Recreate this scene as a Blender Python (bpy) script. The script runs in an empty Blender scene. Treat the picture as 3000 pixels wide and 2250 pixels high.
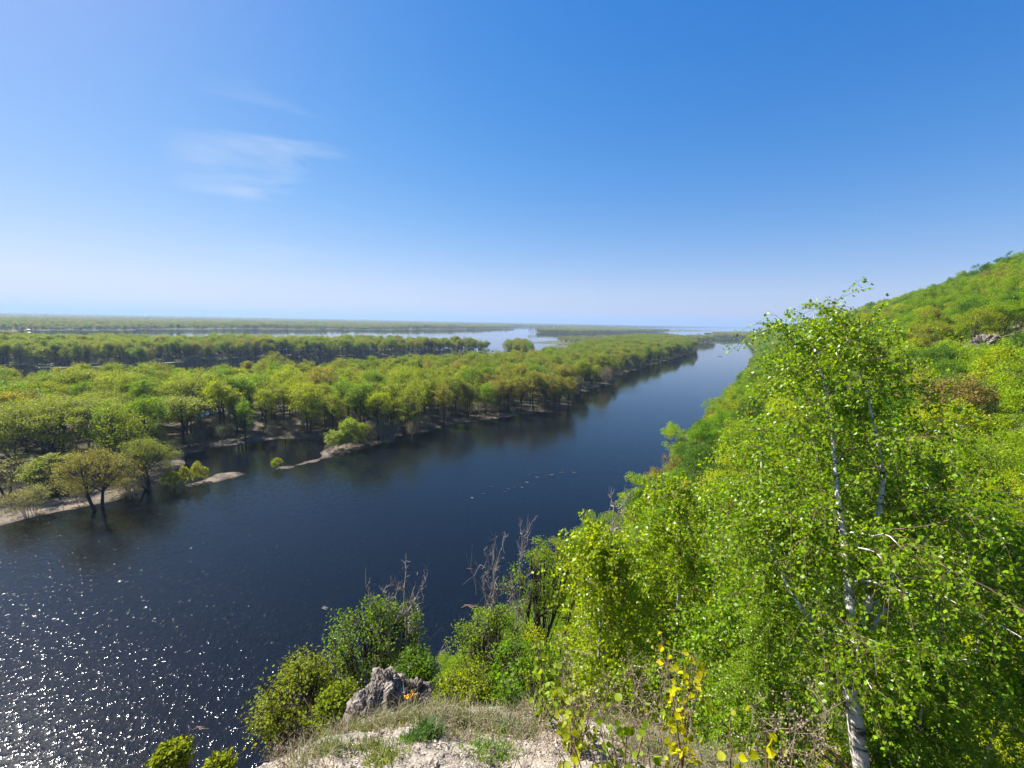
import bpy, math
import numpy as np

rng = np.random.default_rng(11)
SC = bpy.context.scene
COL = SC.collection

# ------------------------------------------------------------------ camera, sky, sun, exposure
F, PITCH, ROLL, EYE = 1259.0, math.radians(8.2), math.radians(1.17), 40.0
cam_d = bpy.data.cameras.new("camera")
cam = bpy.data.objects.new("camera", cam_d)
COL.objects.link(cam)
SC.camera = cam
cam_d.sensor_width = 36.0
cam_d.lens = F / 3000 * 36
cam_d.clip_start, cam_d.clip_end = 0.1, 120000
from mathutils import Matrix, Vector
cam.matrix_world = (Matrix.Translation((0, 0, EYE)) @ Matrix.Rotation(math.pi / 2 - PITCH, 4, 'X')
                    @ Matrix.Rotation(ROLL, 4, 'Z'))

SUN_EL, SUN_AZ = math.radians(44), math.radians(-60)     # azimuth measured from +Y towards +X
sdir = Vector((math.sin(SUN_AZ) * math.cos(SUN_EL), math.cos(SUN_AZ) * math.cos(SUN_EL), math.sin(SUN_EL)))
world = bpy.data.worlds.new("World")
SC.world = world
world.use_nodes = True
wn, wl = world.node_tree.nodes, world.node_tree.links
bg = wn["Background"]
sky = wn.new("ShaderNodeTexSky")
sky.sky_type = 'NISHITA'
sky.sun_disc = False
sky.sun_elevation = SUN_EL
sky.sun_rotation = SUN_AZ
sky.altitude = 50
sky.air_density = 1.0
sky.dust_density = 0.35
sky.ozone_density = 2.6
hsv = wn.new("ShaderNodeHueSaturation")
hsv.inputs["Saturation"].default_value = 1.42
tint = wn.new("ShaderNodeMixRGB")
tint.blend_type = 'MULTIPLY'
tint.inputs["Fac"].default_value = 1
tint.inputs["Color2"].default_value = (0.97, 0.95, 1.65, 1)
wl.new(sky.outputs[0], hsv.inputs["Color"])
wl.new(hsv.outputs[0], tint.inputs["Color1"])
# the camera's soft shoulder for the brightest part of the sky: c * b / (1 + a c)
den = wn.new("ShaderNodeVectorMath")
den.operation = 'MULTIPLY_ADD'
den.inputs[1].default_value = (0.12,) * 3
den.inputs[2].default_value = (0.86,) * 3
wl.new(tint.outputs[0], den.inputs[0])
gam = wn.new("ShaderNodeVectorMath")
gam.operation = 'DIVIDE'
wl.new(tint.outputs[0], gam.inputs[0])
wl.new(den.outputs[0], gam.inputs[1])
# thin high cirrus, a streaky veil low in the sky on the sun's side
tc = wn.new("ShaderNodeTexCoord")
mp = wn.new("ShaderNodeMapping")
mp.inputs["Scale"].default_value = (2.0, 2.0, 11.0)
mp.inputs["Rotation"].default_value = (0.15, 0.22, 0)
nz = wn.new("ShaderNodeTexNoise")
nz.inputs["Scale"].default_value = 1.5
nz.inputs["Detail"].default_value = 7
nz.inputs["Roughness"].default_value = 0.55
nz.inputs["Distortion"].default_value = 0.4
wl.new(tc.outputs["Generated"], mp.inputs["Vector"])
wl.new(mp.outputs[0], nz.inputs["Vector"])
cr = wn.new("ShaderNodeMapRange")
cr.inputs["From Min"].default_value = 0.48
cr.inputs["From Max"].default_value = 0.80
cr.inputs["To Max"].default_value = 0.6
wl.new(nz.outputs["Fac"], cr.inputs["Value"])
dotn = wn.new("ShaderNodeVectorMath")
dotn.operation = 'DOT_PRODUCT'
cdir = Vector((-0.455, 0.852, 0.256)).normalized()
dotn.inputs[1].default_value = cdir
wl.new(tc.outputs["Generated"], dotn.inputs[0])
dr = wn.new("ShaderNodeMapRange")
dr.interpolation_type = 'SMOOTHSTEP'
dr.inputs["From Min"].default_value = 0.984
dr.inputs["From Max"].default_value = 0.9995
wl.new(dotn.outputs["Value"], dr.inputs["Value"])
mul = wn.new("ShaderNodeMath")
mul.operation = 'MULTIPLY'
wl.new(cr.outputs[0], mul.inputs[0])
wl.new(dr.outputs[0], mul.inputs[1])
mxc = wn.new("ShaderNodeMixRGB")
mxc.inputs["Color2"].default_value = (4.6, 5.0, 5.4, 1)
wl.new(mul.outputs[0], mxc.inputs["Fac"])
wl.new(gam.outputs[0], mxc.inputs["Color1"])
wl.new(mxc.outputs[0], bg.inputs["Color"])
bg.inputs["Strength"].default_value = 0.063

sun_d = bpy.data.lights.new("sun", 'SUN')
sun_d.energy = 5.0
sun_d.angle = math.radians(0.53)
sun_d.color = (1.0, 0.95, 0.86)
sun = bpy.data.objects.new("sun", sun_d)
COL.objects.link(sun)
sun.rotation_euler = sdir.to_track_quat('Z', 'Y').to_euler()
sun.location = (-100, 60, 200)

SC.view_settings.view_transform = 'Standard'
SC.view_settings.look = 'None'
SC.view_settings.gamma = 1
SC.view_settings.exposure = 1.48
SC.render.engine = 'CYCLES'
cy = SC.cycles
cy.max_bounces = 5
cy.diffuse_bounces = 2
cy.glossy_bounces = 3
cy.transmission_bounces = 3
cy.transparent_max_bounces = 4
cy.volume_bounces = 0
cy.sample_clamp_indirect = 4
cy.use_denoising = True
cy.caustics_reflective = False
cy.caustics_refractive = False

# ------------------------------------------------------------------ numeric helpers
def ray(px, py):
    x, y = px - 1500.0, 1125.0 - py
    c, s = math.cos(ROLL), math.sin(ROLL)
    x, y = x * c - y * s, x * s + y * c
    return np.array([x, F * math.cos(PITCH) + y * math.sin(PITCH), -F * math.sin(PITCH) + y * math.cos(PITCH)])
def on_plane(px, py, z=0.0):
    r = ray(px, py)
    t = (z - EYE) / r[2]
    return np.array([r[0] * t, r[1] * t])
def at_depth(px, py, d):
    return ray(px, py) / F * d + np.array([0, 0, EYE])
def below_horizon(px, k, z=0.0):
    hy = 1125 - F * math.tan(PITCH) / math.cos(ROLL) + math.tan(ROLL) * (px - 1500)
    return on_plane(px, hy + k, z)

def _hash(ix, iy, iz, seed):
    h = (ix * 374761393 + iy * 668265263 + iz * 2147483647 + seed * 974711) & 0xffffffff
    h = ((h ^ (h >> 13)) * 1274126177) & 0xffffffff
    h = (h ^ (h >> 16)) & 0xffffffff
    return h / 4294967295.0
def vnoise(p, seed=0):
    p = np.asarray(p, float)
    if p.shape[-1] == 2:
        p = np.concatenate([p, np.zeros(p.shape[:-1] + (1,))], -1)
    i = np.floor(p).astype(np.int64)
    f = p - i
    f = f * f * (3 - 2 * f)
    r = 0
    for dx in (0, 1):
        for dy in (0, 1):
            for dz in (0, 1):
                w = (f[..., 0] if dx else 1 - f[..., 0]) * (f[..., 1] if dy else 1 - f[..., 1]) * (f[..., 2] if dz else 1 - f[..., 2])
                r = r + w * _hash(i[..., 0] + dx, i[..., 1] + dy, i[..., 2] + dz, seed)
    return r * 2 - 1
def fbm(p, oct=4, seed=0, gain=0.5):
    r, a, s = 0, 1.0, 1.0
    p = np.asarray(p, float)
    for o in range(oct):
        r = r + a * vnoise(p * s + 17.3 * o, seed + o)
        a *= gain
        s *= 2.03
    return r
def sstep(a, b, x):
    t = np.clip((x - a) / (b - a), 0, 1)
    return t * t * (3 - 2 * t)
def softplus(x, k=1.0):
    return np.logaddexp(0, x * k) / k

def signed(poly, x, y):
    """distance inside (+) / outside (-) a polygon, for arrays of points"""
    poly = np.asarray(poly, float)
    a, b = poly, np.roll(poly, -1, 0)
    inside = np.zeros(x.shape, bool)
    d2 = np.full(x.shape, 1e30)
    for (ax, ay), (bx, by) in zip(a, b):
        ex, ey = bx - ax, by - ay
        t = np.clip(((x - ax) * ex + (y - ay) * ey) / (ex * ex + ey * ey + 1e-9), 0, 1)
        d2 = np.minimum(d2, (x - ax - t * ex) ** 2 + (y - ay - t * ey) ** 2)
        if ay != by:
            inside ^= ((ay > y) != (by > y)) & (x < ex * (y - ay) / (by - ay) + ax)
    return np.where(inside, 1, -1) * np.sqrt(d2)

# ------------------------------------------------------------------ the lie of the land
CA, SA = math.cos(math.radians(32)), math.sin(math.radians(32))
def to_uv(x, y):
    return x * SA + y * CA, x * CA - y * SA       # u along the river, v to the right of it
def to_xy(u, v):
    return u * SA + v * CA, u * CA - v * SA
BU = [-400, 60, 400, 700, 1000, 1488, 2100, 2350, 3300, 3600, 6500, 8000, 40000]
BV = [-27, -23, -20, -27, -50, -97, -100, 250, 260, 60, 30, 900, 9000]
CU = [-400, 500, 820, 1500, 2100, 3300, 3700, 5000, 6500, 40000]
CS = [1.0, 1.0, 0.80, 0.55, 0.35, 0.5, 1.2, 1.5, 0.9, 0.5]
def bank_in(x, y):
    u, v = to_uv(x, y)
    return v - np.interp(u, BU, BV) + 3 * fbm(np.stack([x, y], -1) / 22.0, 2, 5)
def hill_z(x, y):
    u, v = to_uv(x, y)
    w = bank_in(x, y)
    wide = np.interp(u, [3300, 4500], [1, 4.5])
    z = np.interp(w / wide, [-40, -6, 0, 3, 23, 63, 118, 200, 500], [-6, -3, 0.0, 1.2, 15.5, 36, 67, 74, 40])
    z = np.where(z > 1.2, 1.2 + (z - 1.2) * np.interp(u, CU, CS), z)
    g = sstep(8, 60, w)
    z = z + g * 5.0 * fbm(np.stack([u / 70.0, v / 40.0], -1), 3, 9) + sstep(2, 15, w) * 0.5 * fbm(np.stack([x, y], -1) / 5.0, 2, 3)
    return z
def spur_z(x, y):
    n = fbm(np.stack([x, y], -1) / 1.3, 4, 21)
    yy = np.where(y > 0, y, y * 0.2)
    z = 38.35 - 0.68 * yy - 2.6 * softplus(-2.95 - x + 0.30 * np.clip(y - 2.2, 0, 5) + 0.18 * n, 4) \
        - 1.25 * softplus(y - 5.7 + 0.10 * (x + 1.7), 3) - 0.75 * softplus(x - 2.4, 1.2)
    return z + 0.10 * n + 0.05 * fbm(np.stack([x, y], -1) / 0.4, 3, 23)
L1 = [on_plane(*p) for p in [(-420, 1700), (-150, 1600), (0, 1545), (80, 1522), (180, 1497), (290, 1478), (330, 1474), (440, 1434),
      (520, 1416), (505, 1372), (543, 1340), (633, 1310), (814, 1286), (930, 1292), (958, 1312), (925, 1343), (812, 1376),
      (930, 1356), (1010, 1327), (1100, 1305), (1160, 1292), (1170, 1278), (1300, 1250), (1380, 1238), (1480, 1222), (1655, 1199),
      (1672, 1160), (1735, 1139), (1802, 1122), (1808, 1102), (1900, 1072), (2035, 1032), (2044, 1021), (2000, 1014)]]
L1 += [on_plane(*p, 15) for p in [(2000, 981), (1900, 971), (1790, 991), (1700, 1005), (1600, 1024), (1532, 1032), (1288, 1048),
      (854, 1062), (480, 1078), (136, 1084), (-400, 1110)]]
L2 = [on_plane(*p) for p in [(-500, 1090), (0, 1071), (420, 1073), (475, 1058), (950, 1044), (1356, 1037), (1470, 1035), (1540, 1024)]]
L2 += [on_plane(*p, 16.3) for p in [(1560, 1010), (1480, 999), (1356, 993), (1100, 988), (678, 985), (300, 982), (0, 980), (-500, 985)]]
L3 = [below_horizon(*p) for p in [(-2500, 90), (-800, 66), (0, 59), (300, 50), (678, 39), (1100, 32), (1400, 24), (1506, 18.5), (1440, 14.5),
      (1700, 12), (2094, 4.6), (2268, 2.6)]] + [np.array(p) for p in [(22000, 39000), (0, 45000), (-45000, 39000), (-45000, 2000)]]
LA = [below_horizon(*p) for p in [(1548, 32), (1600, 31), (1700, 31), (1800, 28), (1900, 23), (1960, 20), (2076, 16), (2100, 12.5),
      (2000, 11), (1800, 15.5), (1700, 18), (1640, 24), (1560, 28)]]
LB = [below_horizon(*p) for p in [(1562, 61), (1610, 63), (1770, 62), (1860, 50), (1880, 40), (1780, 42), (1620, 52), (1560, 57)]]
LC = [below_horizon(*p) for p in [(2008, 51), (2045, 53), (2085, 50), (2095, 44), (2050, 42), (2010, 43)]]
LD = [below_horizon(*p) for p in [(2087, 37), (2140, 37.5), (2185, 35), (2260, 31), (2240, 24), (2180, 24), (2090, 28)]]
MUD = [below_horizon(*p) for p in [(1600, 69), (1650, 73), (1712, 70), (1730, 64), (1680, 63), (1615, 66)]]
BAR = [on_plane(*p) for p in [(535, 1425), (600, 1404), (633, 1387), (690, 1383), (716, 1388), (690, 1398), (620, 1416), (560, 1427)]]
BAR2 = [below_horizon(*p) for p in [(105, 163), (215, 160), (330, 155), (380, 150), (210, 152), (110, 155)]]
BAR3 = [on_plane(*p) for p in [(418, 1067), (470, 1066), (560, 1058), (470, 1061)]]
LANDS = [(L1, 2.5), (L2, 4), (L3, 18), (LA, 6), (LB, 5), (LC, 4), (LD, 6)]
def sd_land(x, y, which=None):
    r = np.full(x.shape, -1e9)
    for i, (P, wob) in enumerate(LANDS):
        if which is not None and i not in which:
            continue
        xy = np.stack([x, y], -1)
        r = np.maximum(r, signed(P, x, y) + wob * fbm(xy / (wob * 3.0), 3, 30 + i))
    return r
def sd_bars(x, y):
    r = np.full(x.shape, -1e9)
    for P, wob in ((BAR, 0.5), (BAR2, 2.0), (BAR3, 1.0), (MUD, 4.0)):
        r = np.maximum(r, signed(P, x, y) + wob * fbm(np.stack([x, y], -1) / (wob * 3), 3, 77))
    return r
def flood_z(x, y, s=None):
    s = sd_land(x, y) if s is None else s
    b = sd_bars(x, y)
    n = fbm(np.stack([x, y], -1) / 9.0, 3, 50)
    inner = np.clip(s * 0.10, -4, 0.22) + np.where(s > 4, 0.30 * n * sstep(4, 12, s), 0)
    return np.maximum(inner, np.clip(b * 0.12, -4, 0.16))
def ground_z(x, y):
    x, y = np.asarray(x, float), np.asarray(y, float)
    h = hill_z(x, y)
    sp = spur_z(x, y)
    k = 1.2
    m = np.maximum(h, sp)
    h = m + np.log(np.exp((h - m) * k) + np.exp((sp - m) * k)) / k
    return np.maximum(np.maximum(h, flood_z(x, y)), -4.0)

# ------------------------------------------------------------------ mesh and object helpers
def mk_mesh(name, V, faces, mats=(), smooth=False, mat_idx=None, cols=None):
    V = np.asarray(V, np.float32).reshape(-1, 3)
    if not isinstance(faces, list):
        faces = [faces]
    me = bpy.data.meshes.new(name)
    me.vertices.add(len(V))
    me.vertices.foreach_set("co", V.ravel())
    tot = sum(len(f) for f in faces)
    loops = np.concatenate([f.ravel() for f in faces]).astype(np.int32)
    sizes = np.concatenate([np.full(len(f), f.shape[1]) for f in faces])
    starts = np.concatenate([[0], np.cumsum(sizes)[:-1]]).astype(np.int32)
    me.loops.add(len(loops))
    me.loops.foreach_set("vertex_index", loops)
    me.polygons.add(tot)
    me.polygons.foreach_set("loop_start", starts)
    if mat_idx is not None:
        me.polygons.foreach_set("material_index", np.asarray(mat_idx, np.int32))
    me.polygons.foreach_set("use_smooth", np.full(tot, smooth, bool))
    if cols is not None:
        ca = me.color_attributes.new("col", 'FLOAT_COLOR', 'POINT')
        c4 = np.ones((len(V), 4), np.float32)
        c4[:, :3] = cols
        ca.data.foreach_set("color", c4.ravel())
    me.update(calc_edges=True)
    me.validate()
    for m in mats:
        me.materials.append(m)
    return me
def link(name, me, parent=None, loc=None):
    o = bpy.data.objects.new(name, me)
    COL.objects.link(o)
    if parent is not None:
        o.parent = parent
    if loc is not None:
        o.location = loc
    return o
def tag(o, label=None, cat=None, group=None, kind=None):
    for k, v in (("label", label), ("category", cat), ("group", group), ("kind", kind)):
        if v:
            o[k] = v
    return o

def tubes(P, R, n=5):
    """P (m,k,3) polylines, R (m,k) radii -> verts, quads"""
    m, k, _ = P.shape
    T = np.gradient(P, axis=1)
    T /= np.linalg.norm(T, axis=2, keepdims=True) + 1e-9
    ref = np.where(np.abs(T[:, :1, 2:3]) > 0.8, np.array([[[1.0, 0, 0]]]), np.array([[[0, 0, 1.0]]]))
    A = np.cross(T, np.broadcast_to(ref, T.shape))
    A /= np.linalg.norm(A, axis=2, keepdims=True) + 1e-9
    B = np.cross(T, A)
    ang = np.linspace(0, 2 * math.pi, n, endpoint=False)
    V = P[:, :, None, :] + R[:, :, None, None] * (np.cos(ang)[None, None, :, None] * A[:, :, None, :] + np.sin(ang)[None, None, :, None] * B[:, :, None, :])
    idx = np.arange(m * k * n).reshape(m, k, n)
    a = idx[:, :-1, :]
    b = np.roll(a, -1, axis=2)
    c = np.roll(idx[:, 1:, :], -1, axis=2)
    d = idx[:, 1:, :]
    return V.reshape(-1, 3), np.stack([a, b, c, d], -1).reshape(-1, 4)
class Bag:
    def __init__(s):
        s.V, s.Q, s.n = [], [], 0
    def add(s, VQ):
        V, Q = VQ
        s.V.append(V)
        s.Q.append(Q + s.n)
        s.n += len(V)
    def tube(s, P, R, n=5):
        s.add(tubes(np.asarray(P, float), np.asarray(R, float), n))
    def out(s):
        return np.concatenate(s.V), np.concatenate(s.Q)
def bez(A, C, B, k):
    t = np.linspace(0, 1, k)[None, :, None]
    return (1 - t) ** 2 * A[:, None] + 2 * t * (1 - t) * C[:, None] + t * t * B[:, None]
def unit(v):
    return v / (np.linalg.norm(v, axis=-1, keepdims=True) + 1e-9)
def leaf_quads(C, L, r, wid=0.72, up=0.5, droop=0.2, fold=0.12):
    """kite-shaped leaves growing from the points C"""
    m = len(C)
    d = r.normal(size=(m, 3))
    d[:, 2] -= droop * 1.5
    d = unit(d)
    nrm = r.normal(size=(m, 3))
    nrm[:, 2] += up * 2.5
    nrm = nrm - (nrm * d).sum(1, keepdims=True) * d
    nrm = unit(nrm)
    s = np.cross(d, nrm)
    L = L * r.uniform(0.65, 1.3, (m, 1))
    p0, p2 = C, C + d * L
    mid = C + d * L * 0.45
    w = s * L * wid * 0.5
    lift = nrm * L * fold
    V = np.stack([p0, mid + w + lift, p2, mid - w + lift], 1).reshape(-1, 3)
    return V, np.arange(m * 4).reshape(m, 4)

# ------------------------------------------------------------------ materials
def new_mat(name):
    m = bpy.data.materials.new(name)
    m.use_nodes = True
    nt = m.node_tree
    return m, nt.nodes, nt.links, nt.nodes["Principled BSDF"], nt.nodes["Material Output"]
def leaf_mat(name, cols=None, trans=0.45, rough=0.55, spec=0.22, tint=(1.65, 1.55, 0.45)):
    """cols None: the crown's own object colour; else a ramp of colours over the trees of a wood"""
    m, N, Lk, bs, out = new_mat(name)
    oi = N.new("ShaderNodeObjectInfo")
    if cols is None:
        src = oi.outputs["Color"]
    else:
        rp = N.new("ShaderNodeValToRGB")
        el = rp.color_ramp.elements
        while len(el) < len(cols):
            el.new(0.5)
        for i, c in enumerate(cols):
            el[i].position = i / (len(cols) - 1)
            el[i].color = (*c, 1)
        ln = N.new("ShaderNodeTexNoise")
        ln.inputs["Scale"].default_value = 0.022
        ln.inputs["Detail"].default_value = 2
        Lk.new(oi.outputs["Location"], ln.inputs["Vector"])
        a1 = N.new("ShaderNodeMath")
        a1.operation = 'MULTIPLY_ADD'
        a1.inputs[1].default_value = 2.2
        a1.inputs[2].default_value = -0.85
        Lk.new(ln.outputs["Fac"], a1.inputs[0])
        a2 = N.new("ShaderNodeMath")
        a2.operation = 'MULTIPLY_ADD'
        a2.inputs[1].default_value = 0.5
        Lk.new(oi.outputs["Random"], a2.inputs[0])
        Lk.new(a1.outputs[0], a2.inputs[2])
        Lk.new(a2.outputs[0], rp.inputs["Fac"])
        src = rp.outputs["Color"]
    geo = N.new("ShaderNodeNewGeometry")
    mr = N.new("ShaderNodeMapRange")
    mr.inputs["To Min"].default_value = 0.65
    mr.inputs["To Max"].default_value = 1.4
    Lk.new(geo.outputs["Random Per Island"], mr.inputs["Value"])
    h = N.new("ShaderNodeHueSaturation")
    mh = N.new("ShaderNodeMapRange")
    mh.inputs["To Min"].default_value = 0.485
    mh.inputs["To Max"].default_value = 0.515
    mm = N.new("ShaderNodeMath")
    mm.operation = 'FRACT'
    m7 = N.new("ShaderNodeMath")
    m7.operation = 'MULTIPLY'
    m7.inputs[1].default_value = 7.13
    Lk.new(geo.outputs["Random Per Island"], m7.inputs[0])
    Lk.new(m7.outputs[0], mm.inputs[0])
    Lk.new(mm.outputs[0], mh.inputs["Value"])
    Lk.new(mh.outputs[0], h.inputs["Hue"])
    Lk.new(mr.outputs[0], h.inputs["Value"])
    Lk.new(src, h.inputs["Color"])
    h.inputs["Saturation"].default_value = 1.06
    Lk.new(h.outputs[0], bs.inputs["Base Color"])
    bs.inputs["Roughness"].default_value = rough
    bs.inputs["Specular IOR Level"].default_value = spec
    tr = N.new("ShaderNodeBsdfTranslucent")
    tm = N.new("ShaderNodeMixRGB")
    tm.blend_type = 'MULTIPLY'
    tm.inputs["Fac"].default_value = 1
    tm.inputs["Color2"].default_value = (*tint, 1)
    Lk.new(h.outputs[0], tm.inputs["Color1"])
    Lk.new(tm.outputs[0], tr.inputs["Color"])
    mx = N.new("ShaderNodeMixShader")
    mx.inputs["Fac"].default_value = trans
    Lk.new(bs.outputs[0], mx.inputs[1])
    Lk.new(tr.outputs[0], mx.inputs[2])
    Lk.new(mx.outputs[0], out.inputs["Surface"])
    return m
def plain_mat(name, col, rough=0.85, noise=0.35, scale=8.0, spec=0.25, metal=0.0, stretch=(1, 1, 1)):
    m, N, Lk, bs, out = new_mat(name)
    t = N.new("ShaderNodeTexCoord")
    mp_ = N.new("ShaderNodeMapping")
    mp_.inputs["Scale"].default_value = stretch
    n = N.new("ShaderNodeTexNoise")
    n.inputs["Scale"].default_value = scale
    n.inputs["Detail"].default_value = 6
    Lk.new(t.outputs["Object"], mp_.inputs[0])
    Lk.new(mp_.outputs[0], n.inputs["Vector"])
    mr = N.new("ShaderNodeMapRange")
    mr.inputs["From Min"].default_value = 0.3
    mr.inputs["From Max"].default_value = 0.7
    mr.inputs["To Min"].default_value = 1 - noise
    mr.inputs["To Max"].default_value = 1 + noise
    Lk.new(n.outputs["Fac"], mr.inputs["Value"])
    v = N.new("ShaderNodeVectorMath")
    v.operation = 'SCALE'
    v.inputs[0].default_value = col
    Lk.new(mr.outputs[0], v.inputs["Scale"])
    Lk.new(v.outputs[0], bs.inputs["Base Color"])
    b = N.new("ShaderNodeBump")
    b.inputs["Strength"].default_value = 0.5
    b.inputs["Distance"].default_value = 0.02
    Lk.new(n.outputs["Fac"], b.inputs["Height"])
    Lk.new(b.outputs[0], bs.inputs["Normal"])
    bs.inputs["Roughness"].default_value = rough
    bs.inputs["Specular IOR Level"].default_value = spec
    bs.inputs["Metallic"].default_value = metal
    return m
M_leaf = leaf_mat("leaf")
M_birchleaf = leaf_mat("birch_leaf", None, trans=0.48, rough=0.36, spec=0.45, tint=(1.9, 1.7, 0.35))
M_wood_leaf = leaf_mat("flooded_wood_leaf", [(0.20, 0.22, 0.034), (0.15, 0.22, 0.022), (0.18, 0.235, 0.026), (0.22, 0.21, 0.05), (0.135, 0.205, 0.024)])
M_hill_leaf = leaf_mat("hill_wood_leaf", [(0.05, 0.12, 0.012), (0.07, 0.15, 0.012), (0.13, 0.22, 0.012), (0.20, 0.29, 0.012), (0.13, 0.24, 0.010), (0.24, 0.31, 0.012), (0.20, 0.19, 0.04), (0.32, 0.36, 0.014)])
M_far_leaf = leaf_mat("far_wood_leaf", [(0.24, 0.24, 0.09), (0.16, 0.22, 0.06), (0.27, 0.25, 0.12), (0.15, 0.19, 0.06)], trans=0.35)
M_bark = plain_mat("dark_bark", (0.055, 0.043, 0.033), 0.9, 0.4, 6)
M_deadwood = plain_mat("dead_wood", (0.27, 0.235, 0.21), 0.85, 0.3, 9)
M_twig = plain_mat("birch_twig", (0.13, 0.085, 0.055), 0.8, 0.3, 15)
M_stem = plain_mat("shrub_stem", (0.16, 0.11, 0.07), 0.8, 0.3, 15)

def birch_bark():
    m, N, Lk, bs, out = new_mat("birch_bark")
    t = N.new("ShaderNodeTexCoord")
    mp_ = N.new("ShaderNodeMapping")
    mp_.inputs["Scale"].default_value = (2.2, 2.2, 9.0)
    n = N.new("ShaderNodeTexNoise")
    n.inputs["Scale"].default_value = 1.6
    n.inputs["Detail"].default_value = 5
    n.inputs["Roughness"].default_value = 0.65
    rp = N.new("ShaderNodeValToRGB")
    e = rp.color_ramp.elements
    e[0].position, e[0].color = 0.40, (0.035, 0.03, 0.027, 1)
    e[1].position, e[1].color = 0.50, (0.50, 0.46, 0.42, 1)
    q = e.new(0.7)
    q.color = (0.62, 0.58, 0.54, 1)
    Lk.new(t.outputs["Object"], mp_.inputs[0])
    Lk.new(mp_.outputs[0], n.inputs["Vector"])
    Lk.new(n.outputs["Fac"], rp.inputs["Fac"])
    Lk.new(rp.outputs[0], bs.inputs["Base Color"])
    bs.inputs["Roughness"].default_value = 0.6
    return m
M_birch = birch_bark()

def ground_mat():
    m, N, Lk, bs, out = new_mat("ground")
    at = N.new("ShaderNodeVertexColor")
    at.layer_name = "col"
    g = N.new("ShaderNodeNewGeometry")
    vo = N.new("ShaderNodeTexVoronoi")
    vo.inputs["Scale"].default_value = 34
    Lk.new(g.outputs["Position"], vo.inputs["Vector"])
    sep = N.new("ShaderNodeSeparateColor")
    Lk.new(vo.outputs["Color"], sep.inputs[0])
    n = N.new("ShaderNodeTexNoise")
    n.inputs["Scale"].default_value = 0.8
    n.inputs["Detail"].default_value = 9
    n.inputs["Roughness"].default_value = 0.65
    Lk.new(g.outputs["Position"], n.inputs["Vector"])
    a = N.new("ShaderNodeMapRange")
    a.inputs["To Min"].default_value = 0.72
    a.inputs["To Max"].default_value = 1.25
    Lk.new(sep.outputs[0], a.inputs["Value"])
    b = N.new("ShaderNodeMapRange")
    b.inputs["From Min"].default_value = 0.3
    b.inputs["From Max"].default_value = 0.7
    b.inputs["To Min"].default_value = 0.6
    b.inputs["To Max"].default_value = 1.3
    Lk.new(n.outputs["Fac"], b.inputs["Value"])
    mu = N.new("ShaderNodeMath")
    mu.operation = 'MULTIPLY'
    Lk.new(a.outputs[0], mu.inputs[0])
    Lk.new(b.outputs[0], mu.inputs[1])
    v = N.new("ShaderNodeVectorMath")
    v.operation = 'SCALE'
    Lk.new(at.outputs["Color"], v.inputs[0])
    Lk.new(mu.outputs[0], v.inputs["Scale"])
    Lk.new(v.outputs[0], bs.inputs["Base Color"])
    bu = N.new("ShaderNodeBump")
    bu.inputs["Strength"].default_value = 0.9
    bu.inputs["Distance"].default_value = 0.015
    bu.invert = True
    Lk.new(vo.outputs["Distance"], bu.inputs["Height"])
    Lk.new(bu.outputs[0], bs.inputs["Normal"])
    bs.inputs["Roughness"].default_value = 0.92
    bs.inputs["Specular IOR Level"].default_value = 0.15
    return m
M_ground = ground_mat()

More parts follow.
